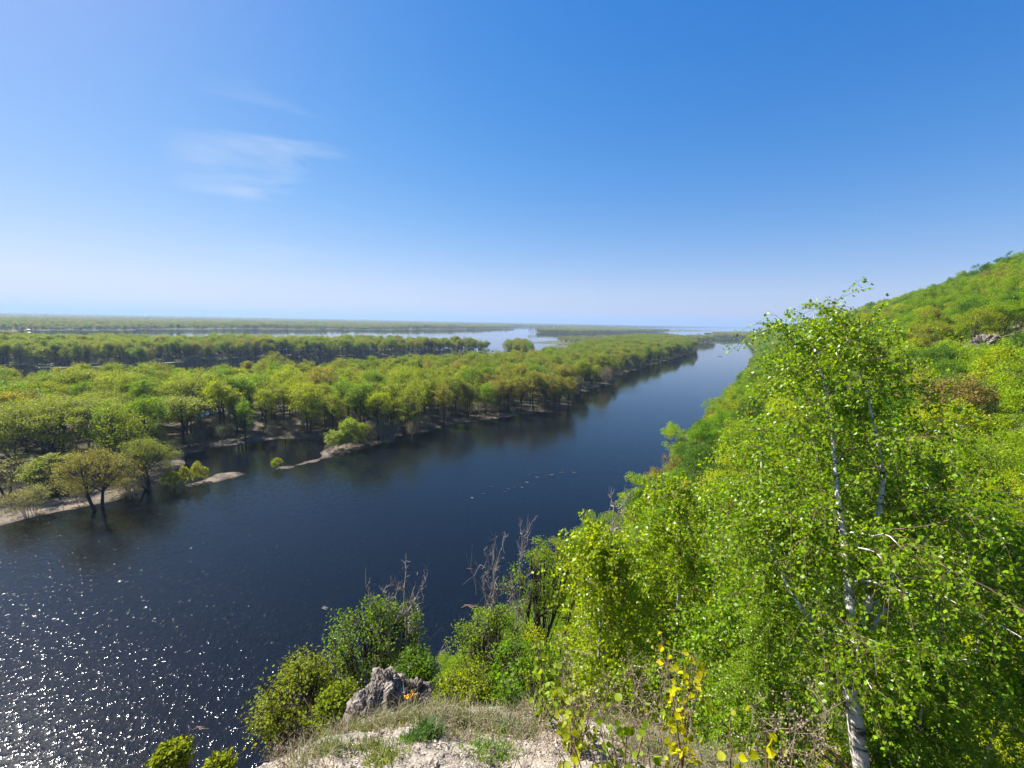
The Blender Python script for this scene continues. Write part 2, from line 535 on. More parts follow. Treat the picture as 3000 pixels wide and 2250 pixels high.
def water_mat():
    m, N, Lk, bs, out = new_mat("river_water")
    bs.inputs["Base Color"].default_value = (0.0035, 0.005, 0.0075, 1)
    bs.inputs["IOR"].default_value = 1.33
    bs.inputs["Specular IOR Level"].default_value = 0.5
    g = N.new("ShaderNodeNewGeometry")
    def noise(scale, det, rough=0.5, vec=None, dist=0.0):
        n = N.new("ShaderNodeTexNoise")
        n.inputs["Scale"].default_value = scale
        n.inputs["Detail"].default_value = det
        n.inputs["Roughness"].default_value = rough
        n.inputs["Distortion"].default_value = dist
        Lk.new(vec or g.outputs["Position"], n.inputs["Vector"])
        return n.outputs["Fac"]
    mpg = N.new("ShaderNodeMapping")
    mpg.inputs["Rotation"].default_value = (0, 0, math.radians(-28))
    mpg.inputs["Scale"].default_value = (1.0, 0.55, 1)
    Lk.new(g.outputs["Position"], mpg.inputs[0])
    n1 = noise(2.0, 3, 0.6, mpg.outputs[0])
    n2 = noise(0.45, 2, 0.5, mpg.outputs[0])
    # calm slicks and ruffled water
    mps = N.new("ShaderNodeMapping")
    mps.inputs["Rotation"].default_value = (0, 0, math.radians(32))
    mps.inputs["Scale"].default_value = (1.0, 0.30, 1)
    Lk.new(g.outputs["Position"], mps.inputs[0])
    n3 = noise(0.017, 4, 0.5, mps.outputs[0], 1.5)
    ruf = N.new("ShaderNodeMapRange")
    ruf.interpolation_type = 'SMOOTHSTEP'
    ruf.inputs["From Min"].default_value = 0.44
    ruf.inputs["From Max"].default_value = 0.50
    ruf.inputs["To Min"].default_value = 0.08
    ruf.inputs["To Max"].default_value = 1.0
    Lk.new(n3, ruf.inputs["Value"])
    # the reach close under the cliff is in the wind
    sx = N.new("ShaderNodeVectorMath")
    sx.operation = 'LENGTH'
    Lk.new(g.outputs["Position"], sx.inputs[0])
    near = N.new("ShaderNodeMapRange")
    near.interpolation_type = 'SMOOTHSTEP'
    near.inputs["From Min"].default_value = 90
    near.inputs["From Max"].default_value = 330
    near.inputs["To Min"].default_value = 1.0
    near.inputs["To Max"].default_value = 0.0
    Lk.new(sx.outputs["Value"], near.inputs["Value"])
    mxr = N.new("ShaderNodeMath")
    mxr.operation = 'MAXIMUM'
    Lk.new(near.outputs[0], mxr.inputs[0])
    Lk.new(ruf.outputs[0], mxr.inputs[1])
    # far open water lies calm
    far = N.new("ShaderNodeMapRange")
    far.interpolation_type = 'SMOOTHSTEP'
    far.inputs["From Min"].default_value = 70
    far.inputs["From Max"].default_value = 420
    far.inputs["To Min"].default_value = 1.0
    far.inputs["To Max"].default_value = 0.20
    Lk.new(sx.outputs["Value"], far.inputs["Value"])
    rg = N.new("ShaderNodeMapRange")
    rg.inputs["From Min"].default_value = 60
    rg.inputs["From Max"].default_value = 260
    rg.inputs["To Min"].default_value = 0.125
    rg.inputs["To Max"].default_value = 0.03
    Lk.new(sx.outputs["Value"], rg.inputs["Value"])
    Lk.new(rg.outputs[0], bs.inputs["Roughness"])
    amp = N.new("ShaderNodeMath")
    amp.operation = 'MULTIPLY'
    # still water in the sheltered inlet
    dv = N.new("ShaderNodeVectorMath")
    dv.operation = 'DISTANCE'
    Lk.new(g.outputs["Position"], dv.inputs[0])
    dv.inputs[1].default_value = (-72, 130, 0)
    sh = N.new("ShaderNodeMapRange")
    sh.interpolation_type = 'SMOOTHSTEP'
    sh.inputs["From Min"].default_value = 13
    sh.inputs["From Max"].default_value = 30
    sh.inputs["To Min"].default_value = 0.12
    Lk.new(dv.outputs["Value"], sh.inputs["Value"])
    ms = N.new("ShaderNodeMath")
    ms.operation = 'MULTIPLY'
    Lk.new(mxr.outputs[0], ms.inputs[0])
    Lk.new(sh.outputs[0], ms.inputs[1])
    Lk.new(ms.outputs[0], amp.inputs[0])
    Lk.new(far.outputs[0], amp.inputs[1])
    add = N.new("ShaderNodeMath")
    add.operation = 'MULTIPLY_ADD'
    add.inputs[1].default_value = 9.0
    pw = N.new("ShaderNodeMath")
    pw.operation = 'POWER'
    pw.inputs[1].default_value = 7.0
    Lk.new(n1, pw.inputs[0])
    Lk.new(pw.outputs[0], add.inputs[0])
    Lk.new(n2, add.inputs[2])
    h = N.new("ShaderNodeMath")
    h.operation = 'MULTIPLY'
    Lk.new(add.outputs[0], h.inputs[0])
    Lk.new(amp.outputs[0], h.inputs[1])
    bu = N.new("ShaderNodeBump")
    bu.inputs["Strength"].default_value = 1.0
    bu.inputs["Distance"].default_value = 0.056
    Lk.new(h.outputs[0], bu.inputs["Height"])
    Lk.new(bu.outputs[0], bs.inputs["Normal"])
    return m
M_water = water_mat()

# ------------------------------------------------------------------ ground (one sheet to the horizon) and water
def build_ground():
    r = np.concatenate([np.linspace(0.15, 1.0, 8)[:-1], np.geomspace(1.0, 12, 170)[:-1], np.geomspace(12, 1200, 330)[:-1], np.geomspace(1200, 42000, 60)])
    a = np.radians(np.concatenate([np.linspace(-180, -66, 40)[:-1], np.linspace(-66, 66, 660)[:-1], np.linspace(66, 180, 40)]))
    R, A = np.meshgrid(r, a, indexing='ij')
    X, Y = R * np.sin(A), R * np.cos(A)
    Z = ground_z(X, Y)
    xy = np.stack([X, Y], -1)
    Z = np.where(R < 30, Z + 0.03 * fbm(xy / 0.16, 3, 61) * sstep(30, 10, R), Z)
    V = np.stack([X, Y, Z], -1).reshape(-1, 3)
    nr, na = len(r), len(a)
    i = np.arange(nr * na).reshape(nr, na)
    Q = np.stack([i[:-1, :-1], i[1:, :-1], i[1:, 1:], i[:-1, 1:]], -1).reshape(-1, 4)[:, ::-1]
    s = sd_land(X, Y)
    b = sd_bars(X, Y)
    w = bank_in(X, Y)
    n = fbm(xy / 7.0, 4, 81)
    floor = np.array([0.085, 0.068, 0.045])
    litter = np.array([0.20, 0.16, 0.125])
    gravel = np.array([0.25, 0.215, 0.175])
    turf = np.array([0.13, 0.115, 0.06])
    slope = np.array([0.10, 0.095, 0.045])
    C = np.broadcast_to(floor, X.shape + (3,)).copy()
    k = np.clip(sstep(9, 1.5, s + 3.5 * n) * np.where(X < -52, 1, sstep(.05, .6, n) * .8) + sstep(-1, 0.5, b) + sstep(0.35, 0.8, n) * 0.7, 0, 1)[..., None]
    k = k * (0.62 + 0.38 * np.clip(fbm(xy / 1.6, 4, 83)[..., None] * 1.5, -1, 1))
    C = C * (1 - k) + litter * k
    C = C * (1 - 0.55 * sstep(.17, .05, Z))[..., None]       # wet mud along the water line
    k = sstep(120, 500, R)[..., None] * 0.8
    C = C * (1 - k) + np.array([0.10, 0.11, 0.05]) * k
    k = sstep(-1, 3, w)[..., None]
    C = C * (1 - k) + slope * k
    near = sstep(16, 10, R) * sstep(-6, 0, spur_z(X, Y) - hill_z(X, Y))
    k = near[..., None]
    ng = fbm(xy / 0.9, 4, 91)
    g = sstep(-0.35, 0.35, ng + 0.28 * (X - 0.6) + 0.1 * (Y - 4))[..., None]
    C = C * (1 - k) + (gravel * (1 - g) + turf * g) * k
    o = link("ground", mk_mesh("ground", V, Q, [M_ground], True, cols=C.reshape(-1, 3)))
    tag(o, kind="structure")
build_ground()
def build_water():
    n = 64
    a = np.linspace(0, 2 * math.pi, n, endpoint=False)
    V = np.concatenate([[[0, 0, 0]], np.stack([41500 * np.cos(a), 41500 * np.sin(a), 0 * a], 1)])
    T = np.stack([np.zeros(n, int), 1 + np.arange(n), 1 + (np.arange(n) + 1) % n], 1)
    tag(link("river_water", mk_mesh("river_water", V, T, [M_water])), kind="structure")
build_water()

# ------------------------------------------------------------------ broadleaf trees
def tree_mesh(seed, H, R, base, limbs, clumps, per, leaf, clump_r, trunk_r, stems=1, twigs=3, top_heavy=0.35, tip=0.04, flat=0.62,
              trunk_mat=None, leaf_material=None, spread=1.0, sides=6):
    r = np.random.default_rng(seed)
    bag = Bag()
    cz, hz = (H + base) / 2, (H - base) / 2
    lobes = unit(r.normal(size=(7, 3)) * [1, 1, .7])
    gain = r.uniform(-0.42, 0.34, 7)
    d = unit(r.normal(size=(clumps, 3)) + [0, 0, top_heavy])
    rad = r.uniform(0.25, 1, clumps) ** 0.45
    rad *= 1 + (np.maximum(0, d @ lobes.T) ** 3 * gain).sum(1)
    K = d * rad[:, None] * [R, R, hz] + [0, 0, cz]
    K[:, 2] = np.maximum(K[:, 2], base * 0.8)
    # stems and limbs
    S = []
    for s in range(stems):
        a = r.uniform(0, 6.28)
        off = (0.0 if stems == 1 else 0.16 * R) * spread
        tp = np.array([math.cos(a) * off * 1.8, math.sin(a) * off * 1.8, base + (H - base) * r.uniform(0.5, 0.7)])
        b0 = np.array([math.cos(a) * off * 0.35, math.sin(a) * off * 0.35, -1.2])
        P = bez(b0[None], ((b0 + tp) / 2 + r.normal(size=3) * [.05 * H, .05 * H, 0])[None], tp[None], 9)
        rr = trunk_r / math.sqrt(stems) * np.linspace(1.15, 0.35, 9)[None]
        bag.tube(P, rr, sides)
        S.append((P[0], rr[0]))
    M = limbs
    dl = unit(r.normal(size=(M, 3)) * [1, 1, .6] + [0, 0, .45])
    E = dl * r.uniform(.55, .75, (M, 1)) * [R, R, hz] + [0, 0, cz]
    st, rs = [], []
    for i in range(M):
        P, rr = S[i % stems]
        t = r.uniform(.38, 1.0) * 8
        j = min(int(t), 7)
        st.append(P[j] * (1 - (t - j)) + P[j + 1] * (t - j))
        rs.append(rr[j] * .62)
    st, rs = np.array(st), np.array(rs)
    ctrl = st * .45 + E * .55 + np.array([0, 0, -.12]) * hz + r.normal(size=(M, 3)) * .05 * R
    LP = bez(st, ctrl, E, 7)
    bag.tube(LP, rs[:, None] * np.linspace(1, .38, 7)[None], max(4, sides - 1))
    # branches to the clumps
    dd = np.linalg.norm(K[:, None] - E[None], axis=2) + r.uniform(0, .25 * R, (clumps, M))
    w = dd.argmin(1)
    t = r.integers(2, 7, clumps)
    A = LP[w, t]
    ctrl = (A + K) / 2 + r.normal(size=(clumps, 3)) * .08 * R + [0, 0, -.03 * R]
    BP = bez(A, ctrl, K, 5)
    br = rs[w] * .34
    bag.tube(BP, br[:, None] * np.linspace(1, .3, 5)[None], 4 if sides > 4 else 3)
    if twigs:
        src = np.repeat(np.arange(clumps), twigs)
        A = BP[src, r.integers(2, 5, len(src))]
        B = K[src] + r.normal(size=(len(src), 3)) * clump_r * [1, 1, .8]
        bag.tube(bez(A, (A + B) / 2 + [0, 0, .1 * clump_r], B, 3), (np.maximum(br[src] * .35, tip * .3))[:, None] * np.array([[1, .7, .35]]), 3)
    tv, tq = bag.out()
    idx = np.repeat(np.arange(clumps), per)
    amt = r.uniform(.4, 1.15, clumps)
    keep = r.uniform(size=len(idx)) < amt[idx]
    idx = idx[keep]
    off = unit(r.normal(size=(len(idx), 3))) * (r.uniform(0, 1, (len(idx), 1)) ** .45) * clump_r * 1.5
    off[:, 2] = off[:, 2] * flat
    LPos = K[idx] + off * r.uniform(.7, 1.25, clumps)[idx][:, None]
    lv, lq = leaf_quads(LPos, leaf, r)
    tm = mk_mesh("trunk", tv, tq, [trunk_mat or M_bark], True)
    lm = mk_mesh("crown", lv, lq, [leaf_material or M_leaf])
    return tm, lm

def put_tree(name, meshes, loc, scale, rot, color, label, cat="tree", group=None, lean=(0, 0)):
    root = bpy.data.objects.new(name, None)
    COL.objects.link(root)
    root.empty_display_size = 0.5
    root.location = loc
    root.scale = scale if hasattr(scale, '__len__') else (scale,) * 3
    root.rotation_euler = (lean[0], lean[1], rot)
    t = link("trunk", meshes[0], root)
    if meshes[1] is not None:
        c = link("crown", meshes[1], root)
        c.color = (*color, 1)
    tag(root, label, cat, group)
    return root

# a wood that is too large to count: one object, trees instanced on its points
def wood(name, pts, scl, rot, idx, protos, material, kind="stuff", label=None, cat="forest"):
    me = bpy.data.meshes.new(name)
    me.vertices.add(len(pts))
    me.vertices.foreach_set("co", np.asarray(pts, np.float32).ravel())
    for nm, ty, data in (("scl", 'FLOAT_VECTOR', scl), ("rot", 'FLOAT', rot), ("pick", 'INT', idx)):
        a = me.attributes.new(nm, ty, 'POINT')
        if ty == 'FLOAT_VECTOR':
            a.data.foreach_set("vector", np.asarray(data, np.float32).ravel())
        else:
            a.data.foreach_set("value", np.asarray(data, np.int32 if ty == 'INT' else np.float32))
    o = link(name, me)
    tag(o, label, cat if label else None, None, kind)
    ng = bpy.data.node_groups.new(name, 'GeometryNodeTree')
    ng.interface.new_socket("Geometry", in_out='INPUT', socket_type='NodeSocketGeometry')
    ng.interface.new_socket("Geometry", in_out='OUTPUT', socket_type='NodeSocketGeometry')
    N, Lk = ng.nodes, ng.links
    gi, go = N.new("NodeGroupInput"), N.new("NodeGroupOutput")
    jn = N.new("GeometryNodeJoinGeometry")
    for tobj, cobj in reversed(protos):
        j2 = N.new("GeometryNodeJoinGeometry")
        ti = N.new("GeometryNodeObjectInfo")
        ti.inputs["Object"].default_value = tobj
        ci = N.new("GeometryNodeObjectInfo")
        ci.inputs["Object"].default_value = cobj
        sm = N.new("GeometryNodeSetMaterial")
        sm.inputs["Material"].default_value = material
        Lk.new(ci.outputs["Geometry"], sm.inputs["Geometry"])
        Lk.new(ti.outputs["Geometry"], j2.inputs[0])
        Lk.new(sm.outputs[0], j2.inputs[0])
        g2i = N.new("GeometryNodeGeometryToInstance")
        Lk.new(j2.outputs[0], g2i.inputs[0])
        Lk.new(g2i.outputs[0], jn.inputs[0])
    ip = N.new("GeometryNodeInstanceOnPoints")
    ip.inputs["Pick Instance"].default_value = True
    def named(nm, ty):
        a = N.new("GeometryNodeInputNamedAttribute")
        a.data_type = ty
        a.inputs["Name"].default_value = nm
        return next(s for s in a.outputs if s.enabled and s.name == "Attribute")
    cx = N.new("ShaderNodeCombineXYZ")
    Lk.new(named("rot", 'FLOAT'), cx.inputs["Z"])
    er = N.new("FunctionNodeEulerToRotation")
    Lk.new(cx.outputs[0], er.inputs[0])
    Lk.new(er.outputs[0], ip.inputs["Rotation"])
    Lk.new(named("scl", 'FLOAT_VECTOR'), ip.inputs["Scale"])
    Lk.new(named("pick", 'INT'), ip.inputs["Instance Index"])
    Lk.new(gi.outputs[0], ip.inputs["Points"])
    Lk.new(jn.outputs[0], ip.inputs["Instance"])
    Lk.new(ip.outputs[0], go.inputs[0])
    md = o.modifiers.new("wood", 'NODES')
    md.node_group = ng
    return o

# prototypes: meshes 17 m (flooded oaks), 9 m (hillside) and low detail ones for the far woods
OAK = [tree_mesh(100 + i, 17, R_, b_, 9, k_, p_, 0.32, c_, 0.28, stems=st_, twigs=2, sides=5, top_heavy=th_)
       for i, (R_, b_, k_, p_, c_, st_, th_) in enumerate([(5.2, 4.0, 150, 60, .85, 1, .35), (4.2, 6.5, 105, 62, .85, 1, .2), (5.8, 5.0, 130, 66, 1.0, 2, .6), (3.6, 4.0, 110, 55, .75, 1, .1),
                                                       (5.0, 7.5, 110, 70, .95, 1, .7), (4.6, 3.0, 150, 26, .8, 2, .3), (3.9, 8.0, 70, 60, .8, 1, .5)])]
BIGOAK = tree_mesh(140, 17, 10.5, 3.6, 20, 420, 110, 0.22, 0.95, 0.62, stems=4, twigs=3, spread=.55, top_heavy=0.8)
PAIR = [tree_mesh(150 + i, 15, 6.6, 3.4, 18, 190, 75, 0.20, 0.95, 0.42, stems=2 + i, twigs=6, spread=1.0, top_heavy=0.45) for i in range(2)]
HN = [tree_mesh(200 + i, 9, 3.3 - .25 * (i % 2), 1.4, 12, 150, 240, 0.088, 0.44, 0.13, stems=1 + (i % 2), twigs=4, tip=.02) for i in range(4)]
HM = [tree_mesh(220 + i, 9, R_, b_, 8, k_, p_, 0.19, c_, 0.13, stems=1, twigs=1, sides=4, tip=.02, top_heavy=th_)
      for i, (R_, b_, k_, p_, c_, th_) in enumerate([(3.5, 1.3, 64, 130, .62, .35), (2.6, 2.0, 46, 130, .6, .1), (3.0, 3.0, 44, 140, .65, .7), (2.1, 1.5, 44, 110, .5, 0), (3.8, 2.0, 52, 150, .75, .6), (3.0, 1.5, 60, 60, .5, .3)])]
LOW = [tree_mesh(240 + i, 16, 6.0, 3.5, 5, 46, 26, 0.95, 1.25, 0.25, stems=1, twigs=0, sides=4) for i in range(3)]
BUSH = [tree_mesh(260 + i, 3.2, 1.9, .35, 9, 90, 60, 0.15, 0.30, 0.06, stems=4, twigs=3, tip=.02, spread=1.6, trunk_mat=M_stem) for i in range(3)]
BARE_SHRUB = [tree_mesh(270 + i, 6.5, 3.0, 1.0, 12, 130, 16, 0.20, 0.50, 0.12, stems=4, twigs=6, tip=.04, spread=1.6, trunk_mat=M_deadwood) for i in range(2)]

def height_for(px, base_y, top_y):
    b = on_plane(px, base_y)
    r = ray(px, top_y)
    t = math.hypot(*b) / math.hypot(r[0], r[1])
    return b, EYE + r[2] * t
def bank_tree(name, meshes, mh, mr, px, by, ty, width, color, label, cat="tree", group=None, rot=0.0, lean=(0, 0)):
    b, h = height_for(px, by, ty)
    depth = b[1] * math.cos(PITCH) + EYE * math.sin(PITCH)
    rr = width / F * depth / 2
    z = float(ground_z(b[0], b[1]))
    put_tree(name, meshes, (b[0], b[1], max(z, -0.6)), (rr / mr, rr / mr, (h - max(z, -.6)) / mh), rot, color, label, cat, group, lean)
    return b

OLIVE, GREEN, YEL, TAN, PALE = (0.195, 0.235, 0.026), (0.145, 0.23, 0.018), (0.23, 0.275, 0.022), (0.225, 0.215, 0.048), (0.26, 0.28, 0.08)
taken = []
taken.append(bank_tree("oak_tree", BIGOAK, 17, 10.5, 177, 1372, 1158, 350, OLIVE, "largest broad domed tree with several stems near the left edge of the flooded shore", rot=1.0))
taken.append(bank_tree("oak_tree", PAIR[0], 15, 6.6, 292, 1492, 1308, 190, TAN, "olive tree with two dark trunks standing in the river beside the pale litter beach", rot=0.3))
for px, by, ty, w, m_, c_, lab in [(540, 1304, 1160, 150, 4, OLIVE, "tall olive tree right of the largest domed tree at the head of the inlet"),
                                (462, 1300, 1165, 150, 2, YEL, "tall yellow green tree close right of the largest domed tree"),
                                (395, 1330, 1215, 120, 0, OLIVE, "tree between the largest domed tree and the round topped point tree"),
                                (20, 1452, 1345, 150, 5, TAN, "sparse brownish tree behind the pale beach at the left edge"),
                                (150, 1450, 1330, 120, 0, OLIVE, "olive tree behind the beach left of the two trunked tree"),
                                (372, 1440, 1335, 110, 5, TAN, "thin twiggy tree between the two trunked tree and the point tree")]:
    taken.append(bank_tree("oak_tree", OAK[m_], 17, 4.8, px, by, ty, w, c_, lab, rot=px * .7))
taken.append(bank_tree("oak_tree", PAIR[1], 15, 6.6, 443, 1428, 1268, 175, OLIVE, "round topped tree at the point beside the small sandbar on the left shore", rot=2.0))
bank_tree("willow_tree", BARE_SHRUB[0], 6.5, 3.0, 104, 1507, 1412, 75, PALE, "small pale thin leaved tree on the litter beach at the far left", rot=.4)
bank_tree("willow_tree", BARE_SHRUB[1], 6.5, 3.0, 70, 1518, 1425, 90, TAN, "leaning brownish sparse tree with its foot in the water at the far left", rot=1.4, lean=(0.1, -0.3))
bank_tree("willow_tree", BARE_SHRUB[1], 6.5, 3.0, 232, 1478, 1385, 70, TAN, "slanting thin trunked tree between the pale beach and the two trunked tree", rot=2.4, lean=(0.0, -0.12))
bank_tree("willow_tree", BARE_SHRUB[0], 6.5, 3.0, 380, 1462, 1392, 80, TAN, "low drooping bush tree over the water left of the round topped point tree", rot=3.4)
for px, by, ty, w, lab in [(545, 1420, 1365, 26, "slender yellow green sapling nearest the point tree at the sandbar"),
                           (575, 1416, 1355, 30, "tallest slender yellow green sapling at the sandbar"),
                           (602, 1411, 1366, 24, "slender sapling standing farthest out on the sandbar"),
                           (508, 1428, 1378, 44, "dark bushy shrub at the foot of the point tree")]:
    bank_tree("sapling", BUSH[0], 3.2, 1.9, px, by, ty, w, PALE if "slender" in lab else OLIVE, lab, "sapling", None, px)
bank_tree("willow_bush", BUSH[1], 3.2, 1.9, 812, 1374, 1342, 30, YEL, "small green bush on the tip of the narrow spit", "bush")
for px, by, ty, w, lab in [(985, 1322, 1262, 75, "pale green bush leftmost of the bright clump on the spit"),
                           (1022, 1312, 1226, 70, "tallest bright pale green bush of the clump on the spit"),
                           (1062, 1304, 1240, 50, "bright green bush at the right end of the clump on the spit")]:
    bank_tree("willow_bush", BUSH[(px // 7) % 3], 3.2, 1.9, px, by, ty, w, (0.21, 0.27, 0.055), lab, "bush", None, px)
for i, (px, by, ty, w) in enumerate([(1090, 1302, 1232, 55), (1120, 1298, 1238, 50), (1150, 1296, 1244, 45), (1210, 1284, 1230, 40), (1674, 1168, 1110, 45), (1690, 1152, 1100, 45),
                                     (1778, 1130, 1068, 40), (1800, 1118, 1072, 36), (1838, 1090, 1052, 34), (1858, 1085, 1050, 36), (1878, 1078, 1050, 30), (1990, 1045, 1018, 26), (2030, 1034, 1008, 26)]):
    bank_tree("leafless_shrub", BARE_SHRUB[i % 2], 6.5, 3.0, px, by, ty, w, (0.17, 0.15, 0.09), "grey brown nearly leafless shrub at the water's edge of the flooded wood", "shrub", "grey leafless shrubs along the far bank", i * 1.3)

# ---- the flooded wood on the near strip and the strip behind it
def jitter_grid(x0, x1, y0, y1, s, seed):
    r = np.random.default_rng(seed)
    gx, gy = np.meshgrid(np.arange(x0, x1, s), np.arange(y0, y1, s))
    gx = gx + (np.arange(gy.shape[0]) % 2)[:, None] * s / 2
    return (gx + r.uniform(-.38, .38, gx.shape) * s).ravel(), (gy + r.uniform(-.38, .38, gx.shape) * s).ravel(), r
x, y, r = jitter_grid(-620, 720, 60, 1100, 7.5, 5)
s1 = sd_land(x, y, [0])
s2 = sd_land(x, y, [1])
inv = np.degrees(np.arctan2(x, y))
ok = ((s1 > 0.0) | (s2 > 0.5)) & (np.abs(inv) < 58)
ok &= ~((y < 103) & (x < -70))           # the open beach corner holds its own trees
ok &= ~((s1 > 0) & (np.hypot(x + 64, y - 118) < 22))
pool = [np.append(on_plane(px, py, 14), rr) for px, py, rr in ((660, 1082, 10), (930, 1085, 13), (1000, 1088, 9), (1330, 1150, 7))]
for qx, qy, qr in pool:
    ok &= np.hypot((x - qx) / 1.8, y - qy) > qr
for q in taken:
    ok &= np.hypot(x - q[0], y - q[1]) > (14.5 if q is taken[0] else 8.5)
ok &= ~((s1 > 0) & (s1 < 5) & (r.uniform(size=x.shape) < .35))
x, y, s1, s2 = x[ok], y[ok], s1[ok], s2[ok]
d = np.hypot(x, y)
edge = np.where(s1 > 0, s1, s2)
hgt = 17.3 + 1.9 * vnoise(np.stack([x, y], -1) / 25, 3) + r.uniform(-3.0, 2.6, len(x)) - np.where(edge < 8, 1.5, 0)
order = np.argsort(d - np.where(edge < 9, 60, 0))
N_IND = 285
cls = vnoise(np.stack([x, y], -1) / 38, 8) + r.normal(size=len(x)) * .55
for n_, i in enumerate(order[:N_IND]):
    k = 0 if cls[i] < -.75 else 1 if cls[i] < -.1 else 2 if cls[i] < .35 else 3
    col = (TAN, OLIVE, GREEN, YEL)[k]
    word = ("brownish", "olive green", "fresh green", "yellow green")[k]
    jit = r.uniform(.85, 1.15)
    col = tuple(c * jit for c in col)
    front = edge[i] < 9
    where = "in the front row by the water" if front else "deeper inside the flooded wood"
    z = float(ground_z(x[i], y[i]))
    h = hgt[i] / 17
    wd = h * r.uniform(.85, 1.2)
    put_tree("flooded_oak_tree", OAK[r.integers(0, 7)], (x[i], y[i], max(z, -.5)), (wd, wd, h), r.uniform(0, 6.28), col,
             f"{word} flooded tree {where} across the river", "tree", f"{word} flooded trees of the {'front row' if front else 'wood'} across the river")
rest = order[N_IND:]
oak_proto = [o for o in COL.objects if o.name.startswith("flooded_oak_tree")]
def proto_of(mesh_pairs, prefix):
    res = []
    for tm, lm in mesh_pairs:
        t = next(o for o in COL.objects if o.data is tm)
        c = next(o for o in COL.objects if o.data is lm)
        res.append((t, c))
    return res
pr = proto_of(OAK, "oak")
P = np.stack([x[rest], y[rest], np.maximum(ground_z(x[rest], y[rest]), -.5)], 1)
hh = hgt[rest] / 17
ww = hh * r.uniform(.85, 1.2, len(rest))
wood("flooded_forest", P, np.stack([ww, ww, hh], 1), r.uniform(0, 6.28, len(rest)), r.integers(0, 7, len(rest)), pr, M_wood_leaf)
print("flooded trees", len(x))

# ---- understorey along the shaded foot of the flooded wood
x, y, r = jitter_grid(-330, 330, 70, 420, 5.0, 15)
s1 = sd_land(x, y, [0])
ok = (s1 > 1) & (s1 < 26) & (r.uniform(size=x.shape) < .45) & (np.abs(np.degrees(np.arctan2(x, y))) < 55) & ~((y < 108) & (x < -85))
x, y = x[ok], y[ok]
x2, y2, _ = jitter_grid(-420, 90, 280, 640, 5.5, 16)
s2 = sd_land(x2, y2, [1])
ok = (s2 > 0) & (s2 < 30) & (r.uniform(size=x2.shape) < .6)
x, y = np.concatenate([x, x2[ok]]), np.concatenate([y, y2[ok]])
# (kept after the shrubs it copies)
brp = proto_of(BARE_SHRUB, "")
sc_ = r.uniform(.45, 1.0, len(x))
M_under = leaf_mat("undergrowth_leaf", [(0.12, 0.13, 0.05), (0.09, 0.12, 0.03), (0.13, 0.12, 0.06)])
wood("undergrowth", np.stack([x, y, np.maximum(ground_z(x, y), -.3)], 1), np.stack([sc_] * 3, 1), r.uniform(0, 6.28, len(x)), r.integers(0, 2, len(x)), brp, M_under)

# ---- islands and far woods
lowroot = []
x, y, r = jitter_grid(100, 1500, 500, 2600, 11, 25)
sI = sd_land(x, y, [3, 4, 5, 6])
sB = sd_land(x, y, [4])
ok = (sI > 1) & ~((sB > 0) & (r.uniform(size=x.shape) < .35))
x, y = x[ok], y[ok]
sB = sB[ok]
pts_i = np.stack([x, y, np.maximum(ground_z(x, y), -.3)], 1)
hs = r.uniform(.8, 1.15, len(x)) * np.where(sB > 0, .62, 1.0)
isl = (pts_i, hs * r.uniform(.75, 1.0, len(x)), hs)
n = 70000
rad = np.exp(r.uniform(math.log(800), math.log(26000), n))
ang = np.radians(r.uniform(-56, 40, n))
x, y = rad * np.sin(ang), rad * np.cos(ang)
s3 = sd_land(x, y, [2])
openf = fbm(np.stack([x / 700, y / 500], -1), 3, 71)
ok = (s3 > 3) & ~((openf > .42) & (s3 > 150))
x, y, rad = x[ok], y[ok], rad[ok]
far = np.interp(rad, [800, 2000, 5000, 26000], [.7, 1.05, 2.6, 12])
pts_f = np.stack([x, y, np.maximum(ground_z(x, y), 0)], 1)
hf = np.interp(rad, [800, 3000, 26000], [.95, 1.0, 1.5]) * r.uniform(.75, 1.2, len(x)) * (1 + .2 * vnoise(np.stack([x, y], -1) / 200, 6))
pts = np.concatenate([isl[0], pts_f])
wx = np.concatenate([isl[1], far])
hz_ = np.concatenate([isl[2], hf])

# ------------------------------------------------------------------ hillside trees
x, y, r = jitter_grid(-60, 700, -30, 900, 5.2, 35)
w = bank_in(x, y)
u, v = to_uv(x, y)
sp = spur_z(x, y) - hill_z(x, y)
d = np.hypot(x, y)
a = np.degrees(np.arctan2(x, y))
ok = (w > 0.5) & (v < 150) & (u > -15) & (a > -48) & (a < 60) & (u < 760)
ok &= ~((sp > -1) & (np.abs(x) < 4.5) & (y < 11.5)) & (d > 9) & ~((d < 13) & (a > 5))
zg = ground_z(x, y)
rockpos = at_depth(2870, 1085, 92)
ok &= np.hypot(x - rockpos[0], y - rockpos[1]) > 7
ok &= ~((np.hypot(x - rockpos[0] + 4, y - rockpos[1] + 6) < 10))
hgt = 9.6 + 1.8 * vnoise(np.stack([x, y], -1) / 14, 13) + r.uniform(-2.8, 2.6, len(x))
# keep the sight lines of the photograph: nothing rises above the eye near the camera
lim = np.where(d < 60, 40 - zg - 0.10 * d - 2.0, 99)
bl = (a < 8)
lim = np.where(bl & (d < 45), np.minimum(lim, 40 - zg - d * np.interp(a, [-48, -30, -8, 0, 8, 20], [1.35, 1.05, .82, .62, .56, .46])), lim)
hgt = np.minimum(hgt, lim)
ok &= hgt > 3.0
x, y, w, u, v, d, a, zg, hgt = [q[ok] for q in (x, y, w, u, v, d, a, zg, hgt)]
order = np.argsort(d)
cls = vnoise(np.stack([x, y], -1) / 11, 41) * .6 + r.normal(size=len(x)) * .6
HCOL = [((0.075, 0.145, 0.018), "dark green"), ((0.13, 0.235, 0.013), "mid green"), ((0.21, 0.305, 0.013), "bright green"), ((0.31, 0.36, 0.013), "yellow green"), ((0.21, 0.17, 0.06), "brownish")]
N_H = 288
